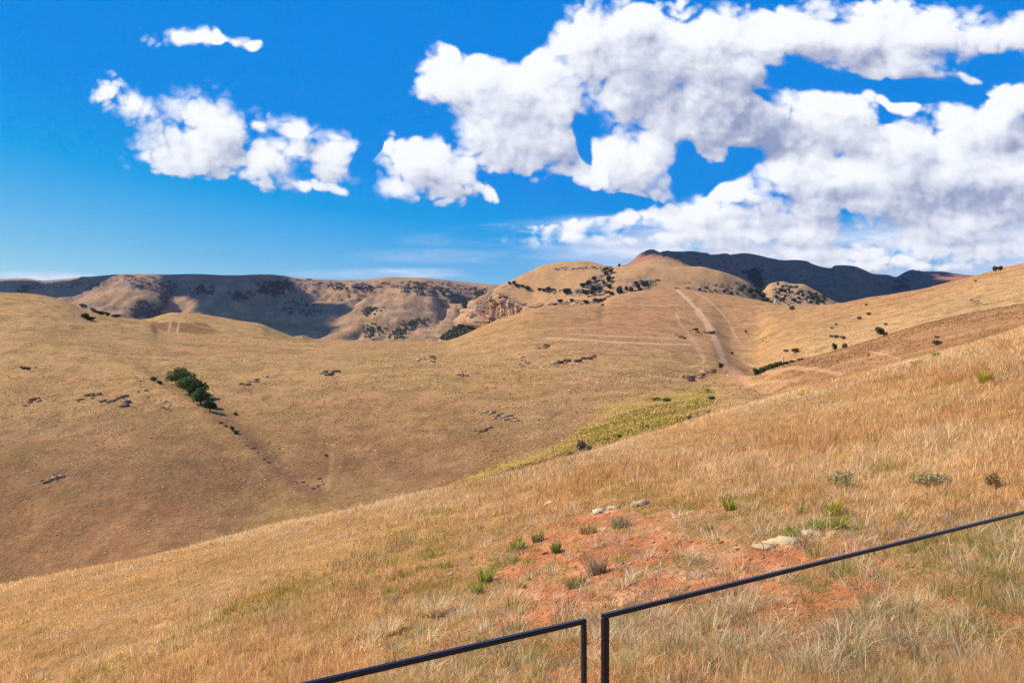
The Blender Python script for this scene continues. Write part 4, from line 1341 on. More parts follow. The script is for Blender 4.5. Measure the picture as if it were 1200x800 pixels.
def shrub_mesh(kind):
    if kind in SHRUB_ME:
        return SHRUB_ME[kind]
    tones, seed, n, form, leaf = {
        'dark': (DARK, 71, 420, 'round', 0.11), 'dark2': (DARK, 72, 420, 'wide', 0.11), 'green': (DGREEN, 73, 420, 'round', 0.11), 'olive': (OLV, 74, 420, 'wide', 0.10), 'brown': (BROWN, 75, 360, 'wide', 0.10),
        'grey': (GREYB, 76, 420, 'round', 0.08), 'yellow': (YEL, 77, 420, 'wide', 0.08), 'column': (DARK, 78, 420, 'tall', 0.11), 'sage': ([(178, 158, 104), (160, 146, 94), (190, 168, 114)], 82, 1100, 'wide', 0.045), 'rusty': ([(176, 138, 80), (150, 116, 66), (192, 156, 92)], 83, 1000, 'round', 0.045), 'fargreen': ([(70, 84, 56), (84, 98, 64), (60, 74, 52)], 79, 200, 'round', 0.17),
        'fardark': ([(72, 78, 54), (86, 90, 60), (60, 68, 50)], 80, 200, 'wide', 0.17), 'fartall': ([(52, 60, 44), (64, 72, 50)], 81, 200, 'tall', 0.17)}[kind]
    r = random.Random(seed)
    lobes = []
    for i in range(6):
        a = i * 1.05 + r.uniform(-0.3, 0.3)
        if form == 'wide':
            lobes.append((math.cos(a) * 0.34, math.sin(a) * 0.30, r.uniform(0.28, 0.62), 0.26, 0.26, 0.26))
        elif form == 'tall':
            lobes.append((math.cos(a) * 0.10, math.sin(a) * 0.10, 0.22 + 0.12 * i, 0.22 - 0.016 * i, 0.22 - 0.016 * i, 0.2))
        else:
            lobes.append((math.cos(a) * 0.24, math.sin(a) * 0.24, r.uniform(0.3, 0.7), 0.26, 0.26, 0.26))
    lobes.append((0, 0, 0.45, 0.34, 0.34, 0.38))
    V, lo, st, to, col = leaf_cloud(seed, lobes, n, leaf, tones, 0.3)
    SHRUB_ME[kind] = mesh_from('shrub', V, lo, st, to, [M_LEAF], col)
    return SHRUB_ME[kind]


def shrub(px, py, wpx, hpx, kind, label, group=None, dmin=110, name='shrub', cat='shrub', yaw=None):
    """a bush rooted at one spot; wpx, hpx are its apparent size, from which the real size follows"""
    s = site(px, py, dmin)
    m = s[1] / F
    o = link(bpy.data.objects.new(name, shrub_mesh(kind)))
    o.location = (s[0], s[1], s[2] - 0.06 * hpx * m)
    o.scale = (wpx * m, wpx * m * 0.9, hpx * m * 1.1)
    o.rotation_euler = (0, 0, rng.uniform(0, 6.28) if yaw is None else yaw)
    tag(o, label, cat, group)
    return o


# left hill
shrub(180, 446, 8, 6, 'green', 'small light green bush just left of the gully trees')
shrub(187, 450, 7, 4, 'dark', 'low dark bush between the small green bush and the gully trees')
shrub(100, 374, 9, 7, 'dark', 'larger of the two dark bushes standing alone under the left crest')
shrub(106, 375, 10, 5, 'dark2', 'lower, wider of the two dark bushes under the left crest')
for x, y, w, h in [(97, 359, 7, 3.5), (109, 365, 6, 5), (113, 367, 5, 4), (119, 369, 7, 5), (126, 370, 6, 5), (136, 372, 9, 4.5)]:
    shrub(x, y, w, h, 'dark2', 'dark bush along the left skyline crest before the far plateau', 'bushes along the left crest', dmin=300)
shrub(276, 486, 6, 4, 'green', 'lone small green bush right of the gully, below the trees')
shrub(259, 496, 4, 3, 'olive', 'tiny olive bush first in the row below the gully trees')
shrub(265, 500, 4, 3, 'olive', 'tiny olive bush second in the row below the gully trees')
shrub(272, 504, 6, 5, 'dark', 'dark bush in the gully, upper of two touching ones')
shrub(277, 508, 7, 4, 'dark', 'darkest low bush in the gully, lower of two touching ones')
shrub(382, 534, 4, 3, 'olive', 'tiny grey green bush beside the small side gully')
# valley
shrub(681, 528, 14, 14, 'grey', 'purplish grey twiggy bush at the edge of the green valley floor')
shrub(690, 529, 8, 9, 'grey', 'smaller grey bush leaning against the purplish grey one')
shrub(667, 533, 10, 6, 'yellow', 'low yellow green bush left of the purplish grey bush')
shrub(769, 469, 12, 5, 'yellow', 'left half of a dark green patch of reeds above the valley floor')
shrub(781, 470, 11, 5, 'green', 'right half of a dark green patch of reeds above the valley floor')
shrub(829, 459, 7, 5, 'yellow', 'small green bush near the head of the green valley floor')
shrub(834, 468, 9, 5, 'green', 'green bush right of the valley floor, above the pale bank')
shrub(808, 491, 7, 5, 'green', 'dark green bush at the lower end of the pale rocky bank', dmin=105)
shrub(726, 513, 5, 5, 'green', 'small green bush on the lower edge of the green valley floor', dmin=105)
shrub(758, 500, 5, 3, 'green', 'tiny dark bush on the lower edge of the valley floor', dmin=105)
# the dark hedge in the fold behind the right spur
for i, (x, y, w, h, k) in enumerate([(886, 443, 9, 9, 'dark'), (892, 441, 9, 10, 'green'), (898, 438, 9, 9, 'green'), (904, 436, 9, 9, 'green'), (910, 434, 9, 9, 'green'), (915, 432, 8, 8, 'green'), (922, 430, 8, 5, 'dark2'), (930, 427, 9, 4, 'dark2'), (938, 424, 8, 4, 'dark2')]):
    shrub(x, y, w, h, k, 'blue green thicket bush in the row behind the right spur', 'thicket behind the right spur', dmin=262)
shrub(845, 431, 7, 6, 'dark', 'round dark bush at the foot of the pale track', dmin=200)
shrub(858, 415, 4, 3, 'dark', 'tiny dark bush right of the pale track, low down', dmin=250)
shrub(874, 390, 3.5, 3.5, 'brown', 'tiny brown bush right of the thin path on the middle hill', dmin=250)
shrub(928, 364, 5.5, 6.5, 'brown', 'small upright brown bush on the saddle under the rocky knoll', dmin=250)
# right hillside
shrub(1031, 392, 12, 9, 'dark', 'largest round dark bush on the right hillside', dmin=262)
shrub(1037, 399, 6, 5, 'brown', 'brown bush just below the largest dark bush', dmin=262)
shrub(978, 410, 7, 8, 'dark', 'upright dark grey bush low on the right hillside, left of a brown one', dmin=262)
shrub(990, 410, 6, 8, 'brown', 'upright brown bush right of the dark grey one low on the hillside', dmin=262)
shrub(980, 396, 6, 4, 'brown', 'small brown bush above the dark grey one, middle of a row of three', dmin=262)
shrub(974, 395, 4, 3, 'brown', 'smallest brown bush, left in the row of three', dmin=262)
shrub(988, 397, 7, 4, 'brown', 'reddish brown low bush, right in the row of three', dmin=262)
shrub(1007, 374, 5, 4, 'brown', 'brown bush left in the pair high on the right hillside', dmin=262)
shrub(1018, 369, 5, 3.5, 'brown', 'brown bush right in the pair high on the right hillside', dmin=262)
shrub(1015, 358, 4, 2.6, 'brown', 'tiny brown bush above the high pair near the crest', dmin=262)
shrub(1038, 381, 4, 3, 'brown', 'tiny brown bush just above the largest dark bush', dmin=262)
shrub(975, 385, 3, 2.4, 'brown', 'tiny bush below left of the high pair', dmin=262)
shrub(980, 381, 4, 2.4, 'brown', 'small low bush left of the high pair', dmin=262)
shrub(932, 413, 8, 6, 'brown', 'brown bush with dark heart above the thicket', dmin=262)
shrub(921, 412, 6, 3, 'brown', 'low brown bush left of the one with the dark heart', dmin=262)
shrub(1143, 330, 3, 2, 'brown', 'tiny speck of a bush under the right skyline', dmin=262)
shrub(1098, 404, 11, 6, 'brown', 'dark brown bush among stones on the right spur', dmin=110)
shrub(1098, 396, 5, 3, 'brown', 'small brown bush just above the dark brown one on the spur', dmin=110)
shrub(1166, 318, 5, 7, 'fardark', 'dark tree at the right end of the skyline', dmin=262, name='tree', cat='tree')
shrub(1172, 317, 5, 6, 'fardark', 'second dark tree at the right skyline, touching the edge of view', dmin=262, name='tree', cat='tree')
shrub(706, 358, 4, 2.2, 'fardark', 'small dark bush beside white stones at the end of the upper path', dmin=300)
shrub(1018, 417, 3, 2.4, 'brown', 'tiny dark bush on the spur beside the thin path', dmin=110)


# ------------------------------------------------------------------ plants of the near slope
def tussock(px, py, wpx, hpx, tones, label, n=90, name='grass_tussock', cat='grass tuft', dmin=6, lean=0.45, group=None, seed=0):
    """a tuft of blades fanning out from one root"""
    s = site(px, py + hpx * 0.35, dmin)
    if tones is TPL:
        hpx *= 1.35
    m = s[1] / F
    W_, H_ = wpx * m, hpx * m
    r = np.random.default_rng(900 + int(px * 7 + py))
    th = r.uniform(0, 6.28, n)
    rad = W_ * 0.34 * np.sqrt(r.random(n))
    bx, by = s[0] + np.cos(th) * rad, s[1] + np.sin(th) * rad
    h = H_ * 1.1 * (0.55 + 0.6 * r.random(n))
    ln = np.clip(r.normal(lean, 0.2, n), 0.05, 0.95)
    pal = np.array([lin(*q) for q in tones])
    col = pal[r.integers(0, len(pal), n)] * r.uniform(0.85, 1.4, n)[:, None]
    me = blades_mesh(name, bx, by, h, np.full(n, (0.004 + 0.0006 * s[1]) * 1.5) * r.uniform(0.6, 1.4, n), ln, th + r.normal(0, 0.5, n), r.uniform(0, 3.14, n), col, 2)
    me.transform(__import__('mathutils').Matrix.Translation(-Vector(s)))
    o = link(bpy.data.objects.new(name, me))
    o.location = s
    tag(o, label, cat, group)
    return o


TG = [(176, 170, 72), (152, 152, 62), (198, 188, 90), (126, 134, 54)]
TY = [(200, 180, 60), (176, 164, 56), (160, 150, 60)]
TGR = [(190, 176, 128), (160, 152, 110), (206, 188, 146), (142, 136, 96)]
TPM = [(232, 200, 148), (214, 180, 126), (242, 216, 170)]
TBR = [(176, 136, 78), (150, 116, 68), (196, 156, 92)]
TPL = [(246, 224, 180), (234, 208, 160), (252, 236, 200)]
tussock(959, 616, 24, 18, TG, 'bright yellow green tussock right of the broken flat rock, left of its twin', 150)
tussock(983, 614, 20, 18, TG, 'bright green tussock, right one of the pair beside the broken flat rock', 150)
tussock(928, 623, 18, 16, TG, 'dark green tussock growing over the broken pale flat rock', 130)
tussock(976, 597, 26, 18, TY, 'olive tussock above the bright green pair', 130)
shrub(985, 572, 28, 24, 'sage', 'grey green bush in the dry grass above the olive tussock', dmin=6)
shrub(1092, 572, 40, 23, 'sage', 'wide grey green bush in the dry grass toward the right edge', dmin=6)
shrub(1163, 572, 22, 22, 'rusty', 'rusty brown bush in the dry grass at the right edge', dmin=6)
tussock(1155, 443, 18, 15, TY, 'yellow green bush in dry grass high on the near slope', 170, lean=0.4)
tussock(1074, 425, 16, 6, TY, 'low wide olive bush on the brow of the near slope', 120, lean=0.6)
tussock(1097, 416, 9, 7, TY, 'small round olive bush on the brow of the near slope', 90, lean=0.4)
tussock(939, 461, 8, 6, [(224, 200, 60), (206, 180, 60)], 'small bright yellow tuft on the brow of the near slope', 70)
tussock(855, 592, 14, 16, TG, 'slim green tuft in the grass left of the rocks', 80)
tussock(832, 618, 10, 10, TG, 'small dark green tuft above the red soil', 80)
tussock(1087, 650, 26, 34, [(110, 124, 50), (86, 104, 44), (140, 144, 70)], 'dark green leafy bush just under the rail', 220, lean=0.3)
tussock(1122, 652, 26, 28, [(140, 144, 70), (160, 158, 84)], 'loose green bush right of the dark leafy one under the rail', 170, lean=0.35)
tussock(842, 694, 14, 14, TG, 'green tuft seen through the glass just under the rail', 80)
tussock(1055, 760, 18, 16, [(130, 150, 60), (160, 176, 80), (110, 130, 50)], 'fresh green broad leaved weed low in the right glass', 60, lean=0.7)
tussock(1005, 684, 22, 16, [(120, 116, 54), (100, 96, 48)], 'dull olive tuft seen through the glass on thin red soil', 110)
tussock(652, 642, 14, 14, [(132, 142, 60), (150, 154, 70), (108, 124, 50)], 'dark green tuft standing alone in the middle of the red soil', 120, lean=0.3)
tussock(674, 682, 30, 15, [(150, 146, 84), (166, 154, 94), (124, 124, 70)], 'olive grey tuft in the lower middle of the red soil', 150)
tussock(630, 630, 18, 12, [(120, 120, 60), (146, 136, 76)], 'greyish tuft left above the lone dark green one', 100)
tussock(607, 638, 18, 14, TG, 'yellow green tuft on the left rim of the red soil', 110)
tussock(570, 675, 20, 20, TG, 'bright green tuft at the left edge of the red soil', 140, lean=0.35)
tussock(560, 690, 16, 14, TG, 'lower green tuft at the left edge of the red soil', 100)
tussock(612, 686, 10, 8, [(112, 116, 56), (136, 130, 70)], 'tiny olive tuft on open red soil', 60)
tussock(588, 742, 16, 18, TY, 'yellow leaved seedling above the left glass', 60, lean=0.6)
tussock(700, 664, 30, 22, [(176, 146, 112), (150, 122, 94), (196, 168, 128)], 'dry brown twiggy bush in the red soil beside the tall dead weed', 220, lean=0.35)
tussock(728, 612, 26, 15, TGR, 'grey twiggy tuft at the upper right of the red soil', 150)
tussock(690, 620, 26, 11, [(180, 148, 92), (156, 128, 78)], 'brown low tuft at the upper rim of the red soil', 120, lean=0.6)
tussock(770, 738, 44, 36, TPL, 'big bleached tussock right of the post behind the glass', 320, lean=0.62)
tussock(846, 758, 40, 30, TPL, 'second bleached tussock further right behind the glass', 260, lean=0.6)
tussock(510, 712, 30, 22, TPM, 'bleached fountain of grass above the left rail', 240, lean=0.6)
tussock(612, 722, 30, 28, TPL, 'bleached tuft just above the left rail, right of the seedling', 200, lean=0.55)
tussock(455, 735, 34, 20, TPM, 'pale bent tussock at the lower left of the near slope', 200, lean=0.65)
tussock(1050, 682, 30, 26, TPL, 'pale tuft behind the glass on the right', 180, lean=0.5)


def dead_weed(px, py_base, hpx, label, seed, tone=(96, 66, 48), twigs=7):
    s = site(px, py_base, 6)
    m = s[1] / F
    H_ = hpx * m
    r = random.Random(seed)
    segs = []
    p = Vector((0, 0, -0.05)); k = 5
    rr = 0.007 + 0.0002 * s[1]
    for i in range(k):
        q = Vector((r.uniform(-0.03, 0.03) * H_, r.uniform(-0.03, 0.03) * H_, H_ * (i + 1) / k))
        segs.append((p, q, rr * (1 - i / k * 0.7), rr * (1 - (i + 1) / k * 0.7)))
        if i > 0:
            for t in range(twigs // 3 + 1):
                a = r.uniform(0, 6.28)
                segs.append((q, q + Vector((math.cos(a), math.sin(a), r.uniform(0.5, 1.5))) * H_ * r.uniform(0.06, 0.15), rr * 0.5, rr * 0.3))
        p = q
    for i in range(4):
        a = r.uniform(0, 6.28)
        e = p + Vector((math.cos(a), math.sin(a), 1.5)) * H_ * 0.03
        segs.append((p, e, rr * 1.6, rr * 0.8))
    o = link(bpy.data.objects.new('dead_weed', trunk_mesh('dead_weed', segs, tone)))
    o.location = s
    tag(o, label, 'dead weed')


dead_weed(711, 712, 90, 'tallest dark dead weed stalk, rising from the red soil above the post', 61)
dead_weed(572, 770, 26, 'thin dark stalk seen in the left glass', 62)
dead_weed(948, 757, 30, 'short thick dead stalk behind the glass near the bottom', 63)
dead_weed(967, 758, 34, 'dead stalk with side twigs just right of the short thick one', 64, twigs=12)
dead_weed(1095, 700, 50, 'tall brown dead weed under the rail near the dark leafy bush', 65)
dead_weed(1132, 700, 44, 'tall thin dead weed toward the right edge under the rail', 66, tone=(120, 88, 60))
dead_weed(1160, 770, 50, 'dark forked dead stalk in the lower right corner', 67, twigs=12)
dead_weed(993, 775, 30, 'small dark dead stalk low in the middle of the right glass', 68, twigs=10)
dead_weed(908, 690, 26, 'slender pale stalk on the red soil under the rail', 69, tone=(190, 150, 100))
dead_weed(973, 632, 30, 'slender pale stalk just below the bright green pair of tussocks', 70, tone=(214, 176, 120))


# ------------------------------------------------------------------ the cliff on the middle hill
def build_cliff():
    """a broken orange rock face standing on the left end of the middle hill"""
    top = [(546, 370), (549, 366), (552, 361), (556, 356), (560, 351.5), (566, 346.5), (573, 342.5), (580, 343.5), (588, 347), (596, 350), (604, 353), (614, 359), (624, 361), (634, 362.5), (646, 364)]
    bot = [(546, 380), (549, 382), (552, 384), (556, 385), (560, 386), (566, 386), (573, 385), (580, 383), (588, 380), (596, 377), (604, 374), (614, 371.5), (624, 370), (634, 369), (646, 368)]
    nc, nr = 260, 90
    tx = np.linspace(546, 646, nc)
    ty = np.interp(tx, [p[0] for p in top], [p[1] for p in top])
    by = np.interp(tx, [p[0] for p in bot], [p[1] for p in bot])
    V = np.zeros((nr, nc, 3))
    lw = np.interp(tx, [546, 566, 580, 646], [1.9, 1.5, 0.7, 0.4])
    dt = np.array([site(x, y + 0.5, 1150)[1] for x, y in zip(tx, ty)])
    db = np.array([site(x, y, 1150)[1] for x, y in zip(tx, by)])
    dt = np.minimum(np.convolve(np.pad(dt, 12, 'edge'), np.ones(25) / 25, 'valid'), 1520)
    db = np.convolve(np.pad(db, 12, 'edge'), np.ones(25) / 25, 'valid')
    for j in range(nr):
        t = j / (nr - 1)
        d = db * (1 - t) + dt * t
        py = by * (1 - t) + ty * t
        X = (tx - CX) / F * d
        Z = (CY - py) / F * d
        # buttresses and chimneys: strong vertical jointing, broken by ledges
        jn = np.abs(fbm(X / 11, np.full(nc, 3.0) + Z / 90, 3, 301)) * 2
        blk = vnoise(X / 5.0 + 0.6 * np.floor(Z / 9), np.floor(Z / 7.0) * 1.7, 302)
        ledge = np.sin(Z / 5.2 + 3 * fbm(X / 20, Z / 40, 2, 303)) * 0.8
        out = 3.0 + 15 * jn + 6.0 * blk + ledge * 1.5 + 6 * fbm(X / 3.5, Z / 6, 3, 304)
        fade = min(1.0, (1 - t) * 6 + 0.1) * min(1.0, t * 5 + 0.15)
        V[j, :, 0] = X - out * lw * fade
        V[j, :, 1] = d - out * fade
        V[j, :, 2] = Z
    # lean the joints back into the hill at both ends
    lo, st, to = grid_loops(nr, nc)
    xs = V[..., 0]; zs = V[..., 2]
    n = fbm(xs / 16, zs / 22, 4, 311); n2 = fbm(xs / 5, zs / 12, 3, 312)
    base = np.broadcast_to(lin(216, 158, 106), V.shape).copy()

    def put(c, w):
        base[...] = base * (1 - w[..., None]) + lin(*c) * w[..., None]
    put((234, 188, 138), np.clip(n * 3, 0, 1))
    put((184, 122, 80), np.clip(-n * 3, 0, 1))
    put((84, 72, 56), smooth(0.14, 0.26, n2) * 0.8)
    put((222, 206, 186), smooth(0.2, 0.34, fbm(xs / 9, zs / 30, 3, 313)) * 0.6)
    me = mesh_from('cliff', V.reshape(-1, 3), lo, st, to, [M_ROCK], base.reshape(-1, 3) * 0.8)
    o = link(bpy.data.objects.new('cliff', me))
    tag(o, 'jointed orange sandstone cliff on the left end of the middle hill', kind='structure')


build_cliff()


# ------------------------------------------------------------------ trees and bushes of the middle distance
def row(pts, kind, label, group, dmin, name='shrub', cat='shrub'):
    for x, y, w, h in pts:
        shrub(x, y, w, h, kind, label, group, dmin, name, cat)


row([(597, 333, 3.5, 3.5), (602, 333, 4, 4.5), (606, 336, 5, 3.5), (612, 336, 5, 3)], 'fardark', 'dark bush at the upper left rim of the domed cliff hill', 'bushes on the rim of the domed hill', 1150)
row([(618, 339.5, 6, 5), (632, 340, 4, 3), (637, 341, 5, 3.5), (642, 340.5, 6, 5), (648, 341, 5, 3)], 'fardark', 'dark bush along the ledge halfway up the domed hill', 'bushes along the domed hill ledge', 1150)
shrub(664, 344, 8, 7, 'fardark', 'largest dark bush on the ledge of the domed hill, alone at its right end', None, 1150)
row([(586, 352, 6, 6), (592, 350, 5, 4), (594, 363, 5, 5), (580, 374, 6, 6), (577, 380, 5, 5), (566, 366, 3, 3), (598, 372, 4, 3)], 'fargreen', 'bush rooted in cracks of the orange cliff face', 'bushes in the cliff face', 1150)
row([(684, 336, 8, 5), (690, 333, 6, 5), (696, 328, 5, 5), (696, 340, 7, 6), (702, 341, 7, 6), (708, 334, 5, 5), (713, 330, 5, 8), (714, 338, 5, 6), (710, 322, 5, 5), (716, 320, 5, 6), (711, 316, 7, 3), (685, 344, 7, 5),
     (694, 345, 6, 5), (716, 345, 6, 4), (686, 355, 6, 4), (698, 353, 6, 4), (704, 354, 6, 4), (656, 354, 6, 4), (670, 353, 5, 3.5), (650, 358, 5, 3)], 'fardark', 'dark bush among the broken rocks at the right end of the domed hill', 'bushes in the broken rocks', 1150)
row([(726, 344, 8, 11), (740, 342, 6, 8), (734, 340, 4, 6)], 'fargreen', 'dark tree in the hollow behind the crest of the track hill', 'trees in the hollow behind the track hill', 1100, 'tree', 'tree')
row([(754, 335, 7, 6), (748, 338, 4, 5), (758, 333, 4, 4), (750, 341, 5, 4), (745, 333, 4, 4)], 'fardark', 'dark bush among rocks right of the hollow trees', 'bushes beside the hollow trees', 1100)
shrub(725.5, 312.5, 3, 4, 'fardark', 'single tree on the skyline between the domed hill and the far ridge', None, 1300, 'tree', 'tree')
row([(778, 301.5, 3.2, 4.2), (793, 302, 3, 3.4), (797, 302, 3, 3.4)], 'fartall', 'tiny tree standing on the far ridge skyline', 'trees on the far ridge skyline', 2200, 'tree', 'tree')
row([(849, 343, 4, 4.5), (857, 345, 4.5, 4.5), (864, 345, 3, 3), (838, 341, 3, 2.5), (820, 340, 4, 3), (828, 338, 3, 3), (869, 341, 7, 6), (879, 344, 8, 8), (883, 349, 7, 6), (886, 343, 5, 6), (872, 337, 4, 4)], 'fargreen', 'dark bush on the right flank of the pale dome', 'bushes on the flank of the pale dome', 1150)
row([(890, 345, 7, 9), (894, 349, 8, 8), (897, 354, 9, 7), (892, 338, 5, 6), (902, 356, 8, 5), (889, 334, 5, 5), (886, 328, 6, 8), (891, 330, 5, 6)], 'fargreen', 'dark tree in the ravine between the pale dome and the rocky knoll', 'trees in the ravine by the knoll', 1300, 'tree', 'tree')
kn = np.random.default_rng(77)
pts = []
for i in range(44):
    x = kn.uniform(908, 966); yt = np.interp(x, [905, 917, 927, 940, 955, 972], [334, 333, 335, 337, 344, 353])
    y = kn.uniform(yt, 357)
    pts.append((x, y, kn.uniform(3, 6.5), kn.uniform(2.5, 5)))
row(pts, 'fargreen', 'green bush among the pale boulders of the rocky knoll', 'bushes on the rocky knoll', 1300)
row([(914, 339, 3, 2), (950, 347, 3, 2.5), (936, 350, 4, 3), (960, 351, 4, 3)], 'fardark', 'dark bush low on the rocky knoll', 'bushes on the rocky knoll', 1300)


def rubble(poly, n, dmin, dmax, size, tones, label, seed):
    """broken rock lying over one part of a hill"""
    r = random.Random(seed)
    verts, faces, cols = [], [], []
    xs = [p[0] for p in poly]; ys = [p[1] for p in poly]
    s0 = None
    k = 0
    while k < n:
        k += 1
        x, y = r.uniform(min(xs), max(xs)), r.uniform(min(ys), max(ys))
        if not inpoly(np.array(x), np.array(y), poly):
            continue
        s = site(x, y, dmin)
        if s[1] > dmax:
            continue
        if s0 is None:
            s0 = s
        q = size * r.uniform(0.5, 1.6)
        boulder(verts, faces, cols, tuple(s - s0), (q * r.uniform(1.0, 2.6), q, q * r.uniform(0.5, 1.1)), r, lin(*r.choice(tones)) * r.uniform(0.55, 0.85))
    o = link(bpy.data.objects.new('rubble', mesh_faces('rubble', verts, faces, cols, [M_ROCK])))
    o.location = s0
    tag(o, label, 'rocks', kind='stuff')


GREYR = [(176, 150, 128), (146, 122, 104), (200, 172, 146), (120, 102, 90)]
ORANR = [(228, 178, 134), (206, 150, 112), (236, 196, 156), (160, 122, 96)]
rubble([(680, 340), (700, 326), (708, 312), (719, 312), (718, 330), (714, 346), (706, 356), (686, 348)], 150, 1150, 1750, 1.9, GREYR, 'broken grey rock at the right end of the domed hill', 201)
rubble([(600, 356), (640, 356), (680, 350), (706, 352), (702, 361), (660, 364), (625, 366), (604, 370)], 200, 1150, 1750, 1.7, ORANR, 'band of broken orange rock along the foot of the domed hill', 202)
rubble([(640, 338), (684, 340), (684, 345), (640, 343)], 36, 1150, 1750, 1.4, GREYR, 'broken ledge of rock halfway up the domed hill', 203)
rubble([(650, 313.5), (712, 312.5), (712, 315.5), (650, 316.5)], 44, 1150, 1750, 1.2, GREYR, 'thin rock ledge under the top of the domed hill', 204)
rubble([(742, 330), (772, 326), (776, 336), (748, 342)], 40, 1150, 1750, 1.6, GREYR, 'broken rocks right of the hollow trees', 205)
rubble([(790, 337), (874, 330), (886, 344), (850, 344), (800, 340)], 70, 1150, 1750, 1.3, ORANR, 'rock ledges on the flank of the pale dome', 206)


rubble([(346, 327), (400, 330), (520, 330), (560, 336), (556, 341), (470, 336), (400, 337), (346, 333)], 320, 2400, 4400, 4.2, ORANR + GREYR, 'broken rock band under the rim of the flat plateau', 207)
rubble([(146, 326), (188, 328), (200, 336), (190, 342), (160, 338)], 150, 2400, 4400, 4.0, ORANR + GREYR, 'rock ledges on the sunlit nose of the flat plateau', 208)
rubble([(26, 332), (80, 331), (110, 329), (110, 334), (26, 337)], 80, 2400, 4400, 4.0, GREYR, 'rock band under the left end of the flat plateau', 209)


def knoll_boulders():
    r = random.Random(90)
    verts, faces, cols = [], [], []
    s0 = site(937, 348, 1300)
    for i in range(100):
        x = r.uniform(904, 984); yt = np.interp(x, [900, 905, 917, 927, 940, 955, 972, 985], [344, 332, 331, 333, 335, 342, 352, 357])
        s = site(x, r.uniform(yt + 0.5, 359), 1300)
        if s[1] > 1800:
            continue
        k = r.uniform(0.9, 2.8)
        boulder(verts, faces, cols, tuple(s - s0), (k * r.uniform(0.8, 1.5), k, k * r.uniform(0.6, 1.0)), r, lin(*r.choice([(214, 190, 160), (190, 166, 140), (150, 132, 112), (226, 206, 178)])) * 0.8)
    o = link(bpy.data.objects.new('knoll_boulders', mesh_faces('knoll_boulders', verts, faces, cols, [M_ROCK])))
    o.location = s0
    tag(o, 'pale boulders strewn over the bushy knoll', 'boulders', kind='stuff')


knoll_boulders()


